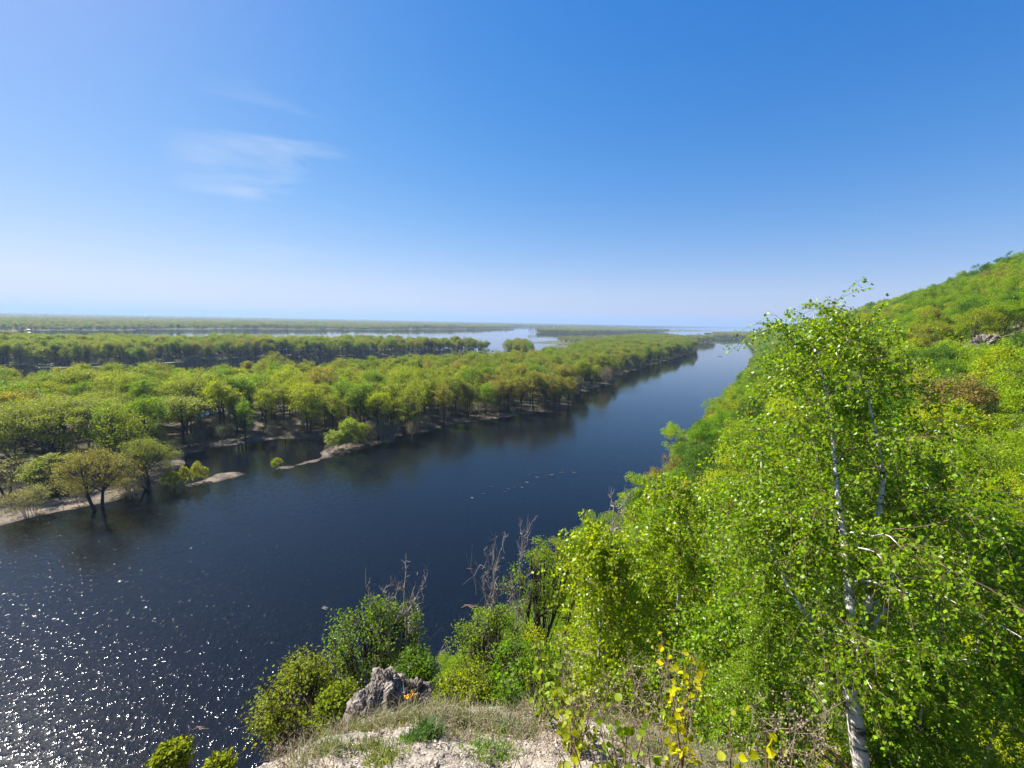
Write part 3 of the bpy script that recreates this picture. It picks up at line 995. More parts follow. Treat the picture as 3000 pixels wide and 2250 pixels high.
for n_, i in enumerate(order[:N_H]):
    k = 0 if cls[i] < -.6 else 1 if cls[i] < -.05 else 2 if cls[i] < .55 else 3
    if r.uniform() < .05:
        k = 4
    col, word = HCOL[k]
    jit = r.uniform(.88, 1.15)
    protos = HN if d[i] < 55 else HM
    h = hgt[i] / 9
    wd = h * r.uniform(.72, 1.05) if h > .6 else h * 1.2
    band = "near the foot of the slope by the water" if w[i] < 14 else "on the middle of the wooded slope" if w[i] < 45 else "high on the wooded slope"
    put_tree("hillside_tree", protos[r.integers(0, len(protos))], (x[i], y[i], zg[i] - .1), (wd, wd, h), r.uniform(0, 6.28), tuple(c * jit for c in col),
             f"{word} broadleaf tree {band} to the right", "tree", f"{word} trees {band}")
rest = order[N_H:]
print("hill trees", len(x), "nearest rest", d[rest].min())
hp = proto_of(HM, "")
P = np.stack([x[rest], y[rest], zg[rest] - .1], 1)
hh = hgt[rest] / 9
ww = hh * r.uniform(.75, 1.1, len(rest))
pk = r.integers(0, 6, len(rest))
# beyond: coarser spacing
x, y, r2 = jitter_grid(300, 1500, 500, 2300, 8.0, 45)
w = bank_in(x, y)
u, v = to_uv(x, y)
ok = (w > 1) & (v < 230) & (u > 760) & (u < 2300)
x, y = x[ok], y[ok]
P2 = np.stack([x, y, ground_z(x, y)], 1)
h2 = r2.uniform(.9, 1.4, len(x))
P = np.concatenate([P, P2])
wood("hillside_forest", P, np.stack([np.concatenate([ww, h2 * 1.5])] * 2 + [np.concatenate([hh, h2])], 1), r.uniform(0, 6.28, len(P)),
     np.concatenate([pk, r2.integers(0, 6, len(P2))]), hp, M_hill_leaf)
# the headland's woods far down the river go with the far wood
n = 6000
uu, vv = r.uniform(3300, 7000, n), r.uniform(20, 1500, n)
x, y = to_xy(uu, vv)
z = ground_z(x, y)
ok = z > 2
pts = np.concatenate([pts, np.stack([x, y, z], 1)[ok]])
wx = np.concatenate([wx, np.full(ok.sum(), 2.2)])
hz_ = np.concatenate([hz_, r.uniform(.7, 1.1, ok.sum())])

# poplars and single trees on the island's point, which lend their crowns to the far wood
for i, px in enumerate([1549, 1555, 1561, 1568, 1576, 1583, 1590]):
    b = below_horizon(px, 31.5 - i * .25)
    put_tree("poplar_tree", LOW[i % 3], (b[0], b[1], -.3), (.42, .42, 1.25 + .1 * math.sin(i * 2.1)), i, (0.15, 0.16, 0.08),
             "tall slender poplar in the row standing in water at the island's left end", "tree", "poplars at the tip of the far island")
lp = proto_of(LOW, "")
wood("far_forest", pts, np.stack([wx, wx, hz_], 1), r.uniform(0, 6.28, len(pts)), r.integers(0, 3, len(pts)), lp, M_far_leaf)
print("far", len(pts))

# ------------------------------------------------------------------ birches
def birch_meshes(seed, stems, n_br, n_tw, n_lf, leaf=0.05, blen=2.2, tlen=0.6, trunk_sides=10, start=0.12, front=None):
    """stems: list of (points (k,3), radius0, radius1)"""
    r = np.random.default_rng(seed)
    bag, fine = Bag(), Bag()
    LV = []
    def resample(P, k):
        P = np.asarray(P, float)
        s = np.concatenate([[0], np.cumsum(np.linalg.norm(np.diff(P, axis=0), axis=1))])
        t = np.linspace(0, s[-1], k)
        Q = np.stack([np.interp(t, s, P[:, j]) for j in range(3)], 1)
        for _ in range(2):
            Q[1:-1] = .25 * Q[:-2] + .5 * Q[1:-1] + .25 * Q[2:]
        return Q, s[-1]
    tot = sum(resample(P, 5)[1] for P, _, _ in stems)
    twA, twB, twC = [], [], []
    for P, r0, r1 in stems:
        Q, L = resample(P, 24)
        rr = np.linspace(r0, r1, 24)
        rr = rr * (1 + .08 * r.normal(size=24))
        bag.tube(Q[None], rr[None], trunk_sides)
        nb = max(4, int(n_br * L / tot))
        t = r.uniform(start if r0 > .05 else .05, 1, nb)
        f = t * 23
        j = np.minimum(f.astype(int), 22)
        A = Q[j] * (1 - (f - j))[:, None] + Q[j + 1] * (f - j)[:, None]
        az = r.uniform(0, 6.28, nb)
        ln = blen * (1.2 - .95 * t) * r.uniform(.6, 1.25, nb)
        if front is not None:      # the side towards the path has been browsed and broken back
            ln *= 1 - .22 * np.clip(np.cos(az - front), 0, 1)
        el = np.radians(r.uniform(15, 60, nb))
        D = np.stack([np.cos(az) * np.cos(el), np.sin(az) * np.cos(el), np.sin(el)], 1)
        C = A + D * ln[:, None] * .55
        H = np.stack([np.cos(az), np.sin(az), 0 * az], 1)
        B = A + H * ln[:, None] * .95 + np.stack([0 * az, 0 * az, ln * r.uniform(-.15, .45, nb)], 1)
        BP = bez(A, C, B, 8) + r.normal(size=(nb, 8, 3)) * .03
        BP[:, 0] = A
        br = np.interp(f, np.arange(24), rr) * .34
        big = br > np.quantile(br, .92)
        bag.tube(BP[big], np.maximum(br[big, None] * np.linspace(1, .25, 8)[None], .004), 5)
        fine.tube(BP[~big], np.maximum(br[~big, None] * np.linspace(.8, .25, 8)[None], .003), 4)
        k = np.repeat(np.arange(nb), n_tw)
        tt = r.uniform(.25, 1.0, len(k)) * 7
        jj = np.minimum(tt.astype(int), 6)
        a_ = BP[k, jj] * (1 - (tt - jj))[:, None] + BP[k, jj + 1] * (tt - jj)[:, None]
        dirn = unit(r.normal(size=(len(k), 3)) * [1, 1, .6] + (B - A)[k] / ln[k][:, None] * .5)
        tl = tlen * r.uniform(.5, 1.3, len(k))
        b_ = a_ + dirn * tl[:, None] + np.stack([0 * tl, 0 * tl, -tl * r.uniform(.1, .7, len(k))], 1)
        c_ = a_ + dirn * tl[:, None] * .6 + [0, 0, .06]
        TP = bez(a_, c_, b_, 5)
        fine.tube(TP, np.full((len(k), 1), 1.0) * np.array([[.004, .003, .0025, .002, .0015]]), 3)
        q = np.repeat(np.arange(len(k)), n_lf)
        s = r.uniform(.1, 1.05, len(q)) * 4
        jj = np.minimum(s.astype(int), 3)
        pos = TP[q, jj] * (1 - (s - jj))[:, None] + TP[q, jj + 1] * (s - jj)[:, None]
        LV.append(pos + r.normal(size=pos.shape) * .028)
    tv, tq = bag.out()
    fv, fq = fine.out()
    lv, lq = leaf_quads(np.concatenate(LV), leaf, r, wid=.86, up=.15, droop=.6, fold=.06)
    return mk_mesh("trunk", np.concatenate([tv, fv]), np.concatenate([tq, fq + len(tv)]), [M_birch, M_twig], True, mat_idx=np.repeat([0, 1], [len(tq), len(fq)])), mk_mesh("crown", lv, lq, [M_birchleaf])
def sight(pts):
    return np.array([at_depth(*p) for p in pts])
base = at_depth(2540, 2330, 4.9)
gz = float(ground_z(base[0], base[1]))
foot = np.array([base[0] - .1, base[1] - .05, min(gz - .3, base[2] - .3)])
main = np.vstack([[foot], sight([(2530, 2300, 4.9), (2505, 2100, 5.0), (2482, 1950, 5.15), (2500, 1850, 5.3)])])
stemA = sight([(2500, 1860, 5.3), (2488, 1750, 5.4), (2478, 1620, 5.6), (2452, 1450, 5.9), (2438, 1250, 6.2), (2418, 1120, 6.4), (2375, 1010, 6.7), (2385, 915, 6.9)])
stemB = sight([(2500, 1860, 5.3), (2545, 1830, 5.4), (2548, 1700, 5.55), (2570, 1540, 5.8), (2592, 1380, 6.0), (2570, 1290, 6.2), (2540, 1150, 6.4), (2470, 960, 6.7)])
stemC = sight([(2490, 1960, 5.2), (2330, 1760, 5.6), (2260, 1620, 6.1), (2230, 1460, 6.5), (2230, 1330, 6.9)])
stemD = sight([(2510, 1900, 5.2), (2610, 1760, 5.5), (2690, 1650, 5.7), (2730, 1500, 6.0), (2740, 1400, 6.2)])
org = foot.copy()
stems = [(main - org, .105, .070), (stemA - org, .052, .003), (stemB - org, .050, .006), (stemC - org, .030, .005), (stemD - org, .030, .005)]
hero = birch_meshes(300, stems, 128, 17, 21, leaf=.050, blen=1.7, front=math.radians(-140))
put_tree("birch_tree", hero, tuple(org), 1.0, 0, (0.17, 0.27, 0.022), "large white trunked birch with glossy green leaves filling the right foreground")
gs = [(np.array([[0, 0, -.5], [.1, 0, 2], [.05, .1, 4], [.2, .1, 6], [.1, .2, 8.5]]), .085, .008),
      (np.array([[.08, 0, 1.6], [.5, .1, 3], [.8, .2, 5], [.8, .3, 7]]), .045, .007)]
gen = birch_meshes(310, gs, 95, 15, 27, leaf=.056, blen=1.8)
gs2 = [(np.array([[0, 0, -.5], [-.15, .1, 2], [.1, .1, 4.5], [0, .2, 7]]), .06, .007)]
gen2 = birch_meshes(320, gs2, 80, 15, 27, leaf=.056, blen=1.4)
def birch_at(px, top_y, depth, mesh, mh, rot, label, col=(0.120, 0.238, 0.018), wide=1.0):
    t = at_depth(px, top_y, depth)
    g = float(ground_z(t[0], t[1]))
    s = (t[2] - g) / mh
    put_tree("birch_tree", mesh, (t[0], t[1], g), (s * wide, s * wide, s), rot, col, label)
birch_at(2010, 1440, 10.5, gen, 8.6, .5, "slender birch with thin pale stems left of the large birch", (0.195, 0.282, 0.022), 1.0)
birch_at(1800, 1560, 12.5, gen2, 7.1, 2.1, "light green birch between the bare grey tree and the slender birches", (0.234, 0.314, 0.024), 1.0)
birch_at(2250, 1480, 8.5, gen2, 7.1, 3.3, "green birch close behind the large birch on its left", (0.156, 0.259, 0.020), 1.1)
birch_at(2880, 1560, 6.3, gen, 8.6, 4.2, "leafy birch crowding the right edge beside the large birch", (0.137, 0.251, 0.017), 1.0)
birch_at(2250, 1780, 5.6, gen2, 7.1, 5.0, "small dense birch below the large birch", (0.166, 0.267, 0.020), 1.3)
birch_at(2760, 1900, 4.6, gen2, 7.1, 1.0, "low leafy birch at the lower right corner beside the white trunk", (0.156, 0.267, 0.018), 1.2)

# ------------------------------------------------------------------ trees below the rock
def slope_tree(name, px, top_y, depth, mesh, mh, mr, width, rot, col, label, cat="tree", lean=(0, 0)):
    t = at_depth(px, top_y, depth)
    g = float(ground_z(t[0], t[1]))
    R_ = width / F * depth / 2
    H_ = t[2] - g + .2
    b_ = max(H_ - 2.0 * R_, .25 * H_)
    dn, lf, cr_ = mesh
    cr_ = min(cr_, .35 * R_ + .05)
    m = tree_mesh(int(px) + 7, H_, R_, b_, 12, int(dn * max(R_, 1.2)), int(95 * (lf / .085) ** -1), lf, cr_, .09 + .01 * H_, stems=2 + int(px) % 3, twigs=8, tip=.04, spread=1.5)
    return put_tree(name, m, (t[0], t[1], g - .2), 1.0, rot, col, label, cat, None, lean)
CL = [(46, .085, .28), (50, .068, .23)]     # clumps per metre of radius, leaf size, clump radius
slope_tree("maple_tree", 1105, 1740, 14, CL[0], 9, 2.6, 330, .8, (0.125, 0.20, 0.026), "irregular lime green tree with twisted dark limbs behind the rock")
slope_tree("maple_tree", 1215, 1925, 12.5, CL[1], 7, 2.6, 120, 2.0, (0.115, 0.20, 0.022), "low bright green tree directly behind the dark half of the rock")
slope_tree("maple_tree", 880, 1935, 9.5, CL[1], 7, 2.6, 270, 3.0, (0.175, 0.21, 0.028), "yellow green spreading tree over the water left of the rock")
slope_tree("maple_tree", 985, 2020, 8.6, CL[1], 7, 2.6, 110, 4.1, (0.17, 0.22, 0.02), "small vivid green tree between the gravel edge and the spreading tree")
slope_tree("maple_tree", 500, 2195, 7.5, CL[1], 7, 2.6, 60, 5.1, (0.20, 0.24, 0.022), "yellow green treetop rising from the bottom edge over the glittering water")
slope_tree("maple_tree", 640, 2235, 6.8, CL[1], 7, 2.6, 45, 6.0, (0.20, 0.24, 0.022), "smaller yellow green treetop at the bottom edge left of the gravel")
slope_tree("maple_tree", 1440, 1790, 17, CL[0], 9, 2.6, 230, 1.3, (0.17, 0.25, 0.02), "lime green tree around the tall grey dead tree")
slope_tree("maple_tree", 1620, 1580, 21, CL[0], 9, 2.6, 250, 2.6, (0.17, 0.26, 0.018), "bright lime tree at the water's edge right of the tall dead tree")
slope_tree("maple_tree", 1370, 1985, 11, CL[1], 7, 2.6, 260, 3.6, (0.22, 0.27, 0.02), "yellow green bushy tree right of the rock")
slope_tree("maple_tree", 1560, 1900, 11.5, CL[1], 7, 2.6, 300, .6, (0.13, 0.23, 0.016), "dense green bushy tree above the grassy slope")

def dead_mesh(seed, H, spread, nb):
    r = np.random.default_rng(seed)
    bag = Bag()
    z = np.linspace(-1, H, 14)
    Q = np.stack([.06 * np.cumsum(r.normal(size=14)), .06 * np.cumsum(r.normal(size=14)), z], 1)
    bag.tube(Q[None], np.linspace(.09, .02, 14)[None], 6)
    f = r.uniform(3.5, 12.8, nb)
    j = f.astype(int)
    A = Q[j] * (1 - (f - j))[:, None] + Q[j + 1] * (f - j)[:, None]
    az = r.uniform(0, 6.28, nb)
    ln = spread * (1.25 - f / 14) * r.uniform(.5, 1.3, nb)
    H_ = np.stack([np.cos(az), np.sin(az), 0 * az], 1)
    B = A + H_ * ln[:, None] + np.stack([0 * az, 0 * az, ln * r.uniform(.2, 1.0, nb)], 1)
    BP = bez(A, (A + B) / 2 + H_ * ln[:, None] * .15, B, 6) + r.normal(size=(nb, 6, 3)) * .03
    BP[:, 0] = A
    bag.tube(BP, .022 * np.linspace(1, .3, 6)[None] * np.ones((nb, 1)), 4)
    k = np.repeat(np.arange(nb), 12)
    a_ = BP[k, r.integers(1, 6, len(k))]
    b_ = a_ + unit(r.normal(size=(len(k), 3)) + [0, 0, .5]) * (ln[k] * r.uniform(.2, .5, len(k)))[:, None]
    bag.tube(bez(a_, (a_ + b_) / 2 + r.normal(size=a_.shape) * .05, b_, 4), np.array([[.011, .009, .007, .005]]) * np.ones((len(k), 1)), 3)
    V, Qf = bag.out()
    return mk_mesh("dead_tree", V, Qf, [M_deadwood], True)
DM = [dead_mesh(500, 10, 2.3, 70), dead_mesh(501, 9, 2.0, 44)]
for px, ty, dep, m, hh_, w, lab in [(1450, 1605, 16.5, 0, 10, .62, "tall grey leafless tree standing against the dark water"),
                                   (1530, 1560, 20, 1, 9, .6, "small grey leafless treetop right of the tall dead tree"),
                                   (1205, 1708, 13.6, 1, 9, .7, "grey leafless forked tree rising behind the rock"),
                                   (1120, 1735, 13.8, 1, 9, .6, "grey bare twiggy top amid the irregular lime green tree"),
                                   (1800, 1480, 17, 1, 9, .8, "grey bare top poking from the leafy slope")]:
    t = at_depth(px, ty, dep)
    g = float(ground_z(t[0], t[1]))
    o = link("dead_tree", DM[m], None, (t[0], t[1], g))
    s = (t[2] - g) / hh_
    o.scale = (w * min(s, 1.2), w * min(s, 1.2), s)
    o.rotation_euler = (0, 0, px)
    tag(o, lab, "tree")

# ------------------------------------------------------------------ rock, gravel, grass, shrubs on the spur
def ico(sub):
    import bmesh
    bm = bmesh.new()
    bmesh.ops.create_icosphere(bm, subdivisions=sub, radius=1)
    V = np.array([v.co[:] for v in bm.verts])
    T = np.array([[v.index for v in f.verts] for f in bm.faces])
    bm.free()
    return V, T
def rock_mat(name, a, b):
    m, N, Lk, bs, out = new_mat(name)
    t = N.new("ShaderNodeTexCoord")
    n = N.new("ShaderNodeTexNoise")
    n.inputs["Scale"].default_value = 5
    n.inputs["Detail"].default_value = 9
    n.inputs["Roughness"].default_value = .7
    rp = N.new("ShaderNodeValToRGB")
    rp.color_ramp.elements[0].position, rp.color_ramp.elements[0].color = .38, (*a, 1)
    rp.color_ramp.elements[1].position, rp.color_ramp.elements[1].color = .62, (*b, 1)
    Lk.new(t.outputs["Object"], n.inputs["Vector"])
    Lk.new(n.outputs["Fac"], rp.inputs["Fac"])
    Lk.new(rp.outputs[0], bs.inputs["Base Color"])
    bu = N.new("ShaderNodeBump")
    bu.inputs["Strength"].default_value = 1
    bu.inputs["Distance"].default_value = .02
    Lk.new(n.outputs["Fac"], bu.inputs["Height"])
    Lk.new(bu.outputs[0], bs.inputs["Normal"])
    bs.inputs["Roughness"].default_value = .9
    return m
M_rock = rock_mat("pale_limestone", (0.07, 0.057, 0.045), (0.30, 0.25, 0.20))
M_rockd = rock_mat("dark_limestone", (0.025, 0.02, 0.014), (0.17, 0.135, 0.10))  # same stone in darker colours, for the boulder on the right
def rock(name, c, ax, seed, mat, rough=.35, parent=None, rot=0.0):
    V, T = ico(6)
    n1 = fbm(V * 1.6 + seed, 5, seed, .55)
    n2 = np.abs(fbm(V * 3.7 + seed, 4, seed + 9, .6))
    n3 = np.abs(fbm(V * 9.0 + seed, 3, seed + 19, .6))
    R_ = 1 + rough * n1 - .20 * (1 - np.clip(n2 * 2.5, 0, 1)) * rough * 1.6 - .035 * (1 - np.clip(n3 * 3, 0, 1))
    V = V * R_[:, None] * np.asarray(ax)
    cr_, sr_ = math.cos(rot), math.sin(rot)
    V = V @ np.array([[cr_, sr_, 0], [-sr_, cr_, 0], [0, 0, 1]])
    return link(name, mk_mesh(name, V, T, [mat], False), parent, tuple(c))
rt = bpy.data.objects.new("rock_outcrop", None)
COL.objects.link(rt)
pr_ = at_depth(1150, 2050, 6.2)
rt.location = tuple(pr_)
tag(rt, "weathered limestone rock on the brink of the gravel, pale left half and dark right half", "rock")
def rp_(px, py, dep):
    return at_depth(px, py, dep) - pr_
rock("boulder", rp_(1128, 2045, 6.15), (.25, .30, .36), 3, M_rock, .34, rt)
rock("boulder", rp_(1142, 2000, 6.25), (.15, .18, .15), 5, M_rock, .34, rt)
rock("boulder", rp_(1205, 2050, 6.35), (.25, .26, .27), 8, M_rockd, .40, rt)
rock("boulder", rp_(1085, 2110, 5.7), (.28, .42, .36), 12, M_rock, .30, rt)
rock("boulder", rp_(1150, 2085, 6.0), (.22, .24, .26), 15, M_rock, .30, rt)

# outcrop high on the wooded slope
ro = bpy.data.objects.new("rock_outcrop", None)
COL.objects.link(ro)
rz = float(ground_z(rockpos[0], rockpos[1]))
ro.location = (rockpos[0], rockpos[1], rz)
tag(ro, "small pinkish rock face showing among the trees high on the slope", "rock")
for i, (dx, dy, dz, ax) in enumerate([(0, 0, 1.5, (3, 2, 2.2)), (3, 2, 2.0, (2, 2, 2.0)), (-3.4, -1.4, .2, (2.4, 1.5, 1.6))]):
    rock("boulder", (dx, dy, dz), ax, 30 + i, M_rock, .4, ro)

def near_pts(n, seed, x0=-3.0, x1=4.5, y0=0.8, y1=7.2):
    r = np.random.default_rng(seed)
    x = r.uniform(x0, x1, n)
    y = r.uniform(y0, y1, n)
    return x, y, r
def turfness(x, y):
    return fbm(np.stack([x, y], -1) / 0.9, 4, 91) + 0.28 * (x - 0.6) + 0.1 * (y - 4)
def gravel():
    x, y, r = near_pts(60000, 51, -2.9, 3.2)
    k = (turfness(x, y) < r.uniform(-.25, .55, len(x)))
    x, y = x[k], y[k]
    n = len(x)
    z = ground_z(x, y)
    O = np.array([[1, 0, 0], [0, 1, 0], [-1, 0, 0], [0, -1, 0], [0, 0, .7], [0, 0, -.7]], float)
    T = np.array([[0, 1, 4], [1, 2, 4], [2, 3, 4], [3, 0, 4], [1, 0, 5], [2, 1, 5], [3, 2, 5], [0, 3, 5]])
    s = np.exp(r.normal(size=n) * .5) * .0075
    s = np.minimum(s, .026)
    V = O[None] * s[:, None, None] * (1 + .45 * r.normal(size=(n, 6, 1))) * r.uniform(.5, 1.3, (n, 1, 3))
    a = r.uniform(0, 6.28, n)
    c, sn = np.cos(a)[:, None], np.sin(a)[:, None]
    tilt = r.uniform(-.9, .9, (n, 1))
    X, Y, Z = V[..., 0] * c - V[..., 1] * sn, V[..., 0] * sn + V[..., 1] * c, V[..., 2]
    Y, Z = Y * np.cos(tilt) - Z * np.sin(tilt), Y * np.sin(tilt) + Z * np.cos(tilt)
    V = np.stack([X + x[:, None], Y + y[:, None], Z + z[:, None] + s[:, None] * .4], -1).reshape(-1, 3)
    T = (T[None] + (np.arange(n) * 6)[:, None, None]).reshape(-1, 3)
    m = leaf_mat("limestone_chips", [(0.33, 0.285, 0.235), (0.33, 0.285, 0.235)], trans=0.0, rough=.9, spec=.1)
    tag(link("gravel", mk_mesh("gravel", V, T, [m])), kind="stuff")
gravel()
def blades(cx, cy, r, per, hmin, hmax, spread, lean, wid):
    n = len(cx) * per
    i = np.repeat(np.arange(len(cx)), per)
    bx = cx[i] + r.normal(size=n) * spread
    by = cy[i] + r.normal(size=n) * spread
    bz = ground_z(bx, by) - .01
    h = r.uniform(hmin, hmax, n) * r.uniform(.6, 1.2, len(cx))[i]
    az = r.uniform(0, 6.28, n)
    ln = h * lean * r.uniform(.3, 1.4, n)
    dx, dy = np.cos(az) * ln, np.sin(az) * ln
    w = wid * r.uniform(.7, 1.4, n)
    wa = r.uniform(0, 6.28, n)
    wx_, wy_ = np.cos(wa) * w, np.sin(wa) * w
    B = np.stack([bx, by, bz], 1)
    W = np.stack([wx_, wy_, 0 * w], 1)
    M1 = B + np.stack([dx * .35, dy * .35, h * .62], 1)
    Tp = B + np.stack([dx, dy, h * r.uniform(.7, 1.0, n)], 1)
    V = np.stack([B - W, B + W, M1 + W * .8, M1 - W * .8, Tp], 1).reshape(-1, 3)
    o = (np.arange(n) * 5)[:, None]
    return V, [o + np.array([[0, 1, 2, 3]]), o + np.array([[3, 2, 4]])]
def grass():
    green = leaf_mat("grass_blade", [(0.17, 0.19, 0.09), (0.17, 0.19, 0.09)], trans=.3, rough=.6)
    dry = leaf_mat("dry_grass_blade", [(0.25, 0.215, 0.14), (0.25, 0.215, 0.14)], trans=.25, rough=.8, tint=(1.1, 1, .8))
    x, y, r = near_pts(3200, 61)
    k = turfness(x, y) > r.uniform(-.45, .9, len(x))
    V, Fc = blades(x[k], y[k], r, 26, .06, .20, .05, .7, .0035)
    tag(link("grass", mk_mesh("grass", V, Fc, [green])), kind="stuff")
    x, y, r = near_pts(2700, 62)
    k = turfness(x, y) > r.uniform(-.55, .5, len(x))
    V, Fc = blades(x[k], y[k], r, 20, .06, .26, .06, 1.0, .003)
    tag(link("dry_grass", mk_mesh("dry_grass", V, Fc, [dry])), kind="stuff")
grass()
def grass_tuft(px, py, dep, label, n, h, spread, col, wid=.004):
    p = at_depth(px, py, dep)
    r = np.random.default_rng(int(px))
    V, Fc = blades(np.array([p[0]]), np.array([p[1]]), r, n, h * .4, h, spread, .8, wid)
    V = V - [p[0], p[1], 0]
    o = link("grass_tuft", mk_mesh("grass_tuft", V, Fc, [M_leaf]), None, (p[0], p[1], 0))
    o.color = (*col, 1)
    tag(o, label, "grass tuft")
def ground_hit(px, py):
    r_ = ray(px, py) / F
    for t in np.arange(1.0, 14, .02):
        q = r_ * t + [0, 0, EYE]
        if q[2] < float(ground_z(q[0], q[1])):
            return t
    return 6.0
for px, py, lab, n, h, sp_, col in [(1255, 2150, "dense dark green herb cushion in the middle of the gravel", 420, .20, .07, (0.07, 0.13, 0.035)),
                                   (1215, 2165, "smaller green herb cushion touching the left of the dense one", 220, .13, .06, (0.08, 0.14, 0.04)),
                                   (1105, 2070, "dark tuft growing in a notch of the pale rock", 160, .14, .04, (0.09, 0.13, 0.05)),
                                   (1090, 2190, "olive herb patch on the gravel left of the dense cushion", 240, .12, .09, (0.13, 0.15, 0.06)),
                                   (1083, 2100, "orange brown dried grass patch at the foot of the pale rock", 420, .16, .03, (0.42, 0.22, 0.10)),
                                   (1130, 2230, "light green tuft near the bottom edge below the olive patch", 260, .16, .08, (0.16, 0.19, 0.07)),
                                   (970, 2200, "grey green tuft on the left lip of the gravel", 240, .16, .08, (0.15, 0.18, 0.09)),
                                   (1440, 2200, "fresh green grass tuft among dry stalks right of the gravel", 420, .20, .14, (0.12, 0.21, 0.03)),
                                   (1490, 2140, "silvery green wormwood tuft on the grassy slope", 320, .20, .10, (0.17, 0.21, 0.11))]:
    grass_tuft(px, py, ground_hit(px, py), lab, n, h, sp_, col, .005)
# yellow flower beside the rock
def flower():
    t = ground_hit(1205, 2060)
    p = at_depth(1205, 2060, t)
    root = bpy.data.objects.new("yellow_flower", None)
    COL.objects.link(root)
    gz_ = float(ground_z(p[0], p[1]))
    root.location = (p[0], p[1], gz_)
    tag(root, "small orange yellow flower cluster at the foot of the dark rock", "flower")
    r = np.random.default_rng(3)
    b = Bag()
    hd = np.stack([r.uniform(-.09, .09, 9), r.uniform(-.05, .05, 9), r.uniform(.22, .30, 9)], 1)
    b.tube(bez(np.zeros((9, 3)), hd * [.6, .6, .5], hd, 4), np.full((9, 4), .003), 4)
    V, Q = b.out()
    link("stem", mk_mesh("stem", V, Q, [plain_mat("flower_stem", (0.10, 0.17, 0.04))]), root)
    V, Q = leaf_quads(np.repeat(hd, 12, 0) + r.normal(size=(108, 3)) * .006, .026, r)
    link("petals", mk_mesh("petals", V, Q, [plain_mat("flower_petal", (0.70, 0.36, 0.02))]), root)
flower()

# big-leaved saplings and dry stalks close to the camera
def big_leaves(C, D, L, r):
    m = len(C)
    N_ = unit(r.normal(size=(m, 3)) * .6 + [-.3, -.5, .5])
    D = unit(D - (D * N_).sum(1, keepdims=True) * N_)
    S_ = np.cross(D, N_)
    prof = [(0, 0), (.12, .34), (.35, .50), (.62, .42), (.85, .18), (1.0, 0)]
    L = L * r.uniform(.55, 1.2, m)
    V, F4 = [], []
    for (t, w) in prof:
        for sg in (-1, 0, 1):
            V.append(C + D * (L * t)[:, None] + S_ * (L * w * sg * .92)[:, None] + N_ * (L * (.10 * abs(sg) - .25 * t * t))[:, None])
    V = np.stack(V, 1)
    k = len(prof)
    q = []
    for i in range(k - 1):
        for s in (0, 1):
            q.append([i * 3 + s, i * 3 + s + 1, (i + 1) * 3 + s + 1, (i + 1) * 3 + s])
    q = np.array(q)
    Q = (q[None] + (np.arange(m) * k * 3)[:, None, None]).reshape(-1, 4)
    return V.reshape(-1, 3), Q
def sapling(px, pyb, pyt, dep, n_st, n_lf, L, col, seed, label, width=60):
    r = np.random.default_rng(seed)
    t = at_depth(px, pyt, dep)
    g = float(ground_z(t[0], t[1]))
    root = bpy.data.objects.new("linden_sapling", None)
    COL.objects.link(root)
    root.location = (t[0], t[1], g)
    H = t[2] - g
    sp_ = width / F * dep / 2
    A = np.stack([r.uniform(-.05, .05, n_st), r.uniform(-.05, .05, n_st), np.full(n_st, -.1)], 1)
    B = np.stack([r.uniform(-sp_, sp_, n_st), r.uniform(-sp_, sp_, n_st), H * r.uniform(.7, 1.0, n_st)], 1)
    C = (A + B) / 2 + r.normal(size=(n_st, 3)) * .05
    SP = bez(A, C, B, 10)
    b = Bag()
    b.tube(SP, np.linspace(.010, .003, 10)[None] * np.ones((n_st, 1)), 5)
    k = r.integers(0, n_st, n_lf)
    j = r.uniform(max(0.15, 1 - 1.6 / max(H, .1)), 1, n_lf) * 9
    jj = np.minimum(j.astype(int), 8)
    a_ = SP[k, jj] * (1 - (j - jj))[:, None] + SP[k, jj + 1] * (j - jj)[:, None]
    d_ = unit(r.normal(size=(n_lf, 3)) * [1, 1, .5])
    e_ = a_ + d_ * r.uniform(.02, .14, (n_lf, 1))
    b.tube(bez(a_, (a_ + e_) / 2 + [0, 0, .01], e_, 3), np.full((n_lf, 3), .002), 3)
    V, Q = b.out()
    link("stem", mk_mesh("stem", V, Q, [M_stem], True), root)
    V, Q = big_leaves(e_, d_ + [0, 0, -.6], L, r)
    c = link("leaves", mk_mesh("leaves", V, Q, [M_leaf], True), root)
    c.color = (*col, 1)
    tag(root, label, "sapling")
sapling(2030, 2240, 1790, 3.6, 4, 130, .056, (0.42, 0.40, 0.012), 1, "sapling with bright yellow heart shaped leaves in front of the slender birches", 150)
sapling(2300, 2240, 2080, 2.9, 3, 45, .062, (0.38, 0.38, 0.014), 2, "yellow leaved sapling low in front of the large white trunk", 110)
sapling(2140, 2240, 2130, 2.8, 3, 30, .06, (0.34, 0.36, 0.02), 6, "low yellow leaved sapling between two taller yellow ones", 130)
sapling(1690, 2200, 1990, 4.2, 5, 170, .075, (0.25, 0.29, 0.035), 3, "pale yellow green bush with large leaves at the right end of the grass", 170)
sapling(1590, 2180, 1925, 5.0, 5, 230, .07, (0.20, 0.27, 0.03), 4, "yellow green broad leaved bush rising behind the grassy slope", 170)
sapling(1500, 2100, 1975, 5.8, 5, 170, .06, (0.12, 0.24, 0.015), 7, "glossy green broad leaved bush right of the rock at the brink", 130)
sapling(1850, 2250, 2100, 3.4, 4, 60, .07, (0.18, 0.26, 0.02), 5, "sparse green leaved sapling among dry stalks near the bottom edge", 200)
sapling(1730, 2250, 2150, 3.1, 4, 36, .08, (0.32, 0.35, 0.03), 8, "low sapling with a few large yellow leaves at the bottom edge", 200)

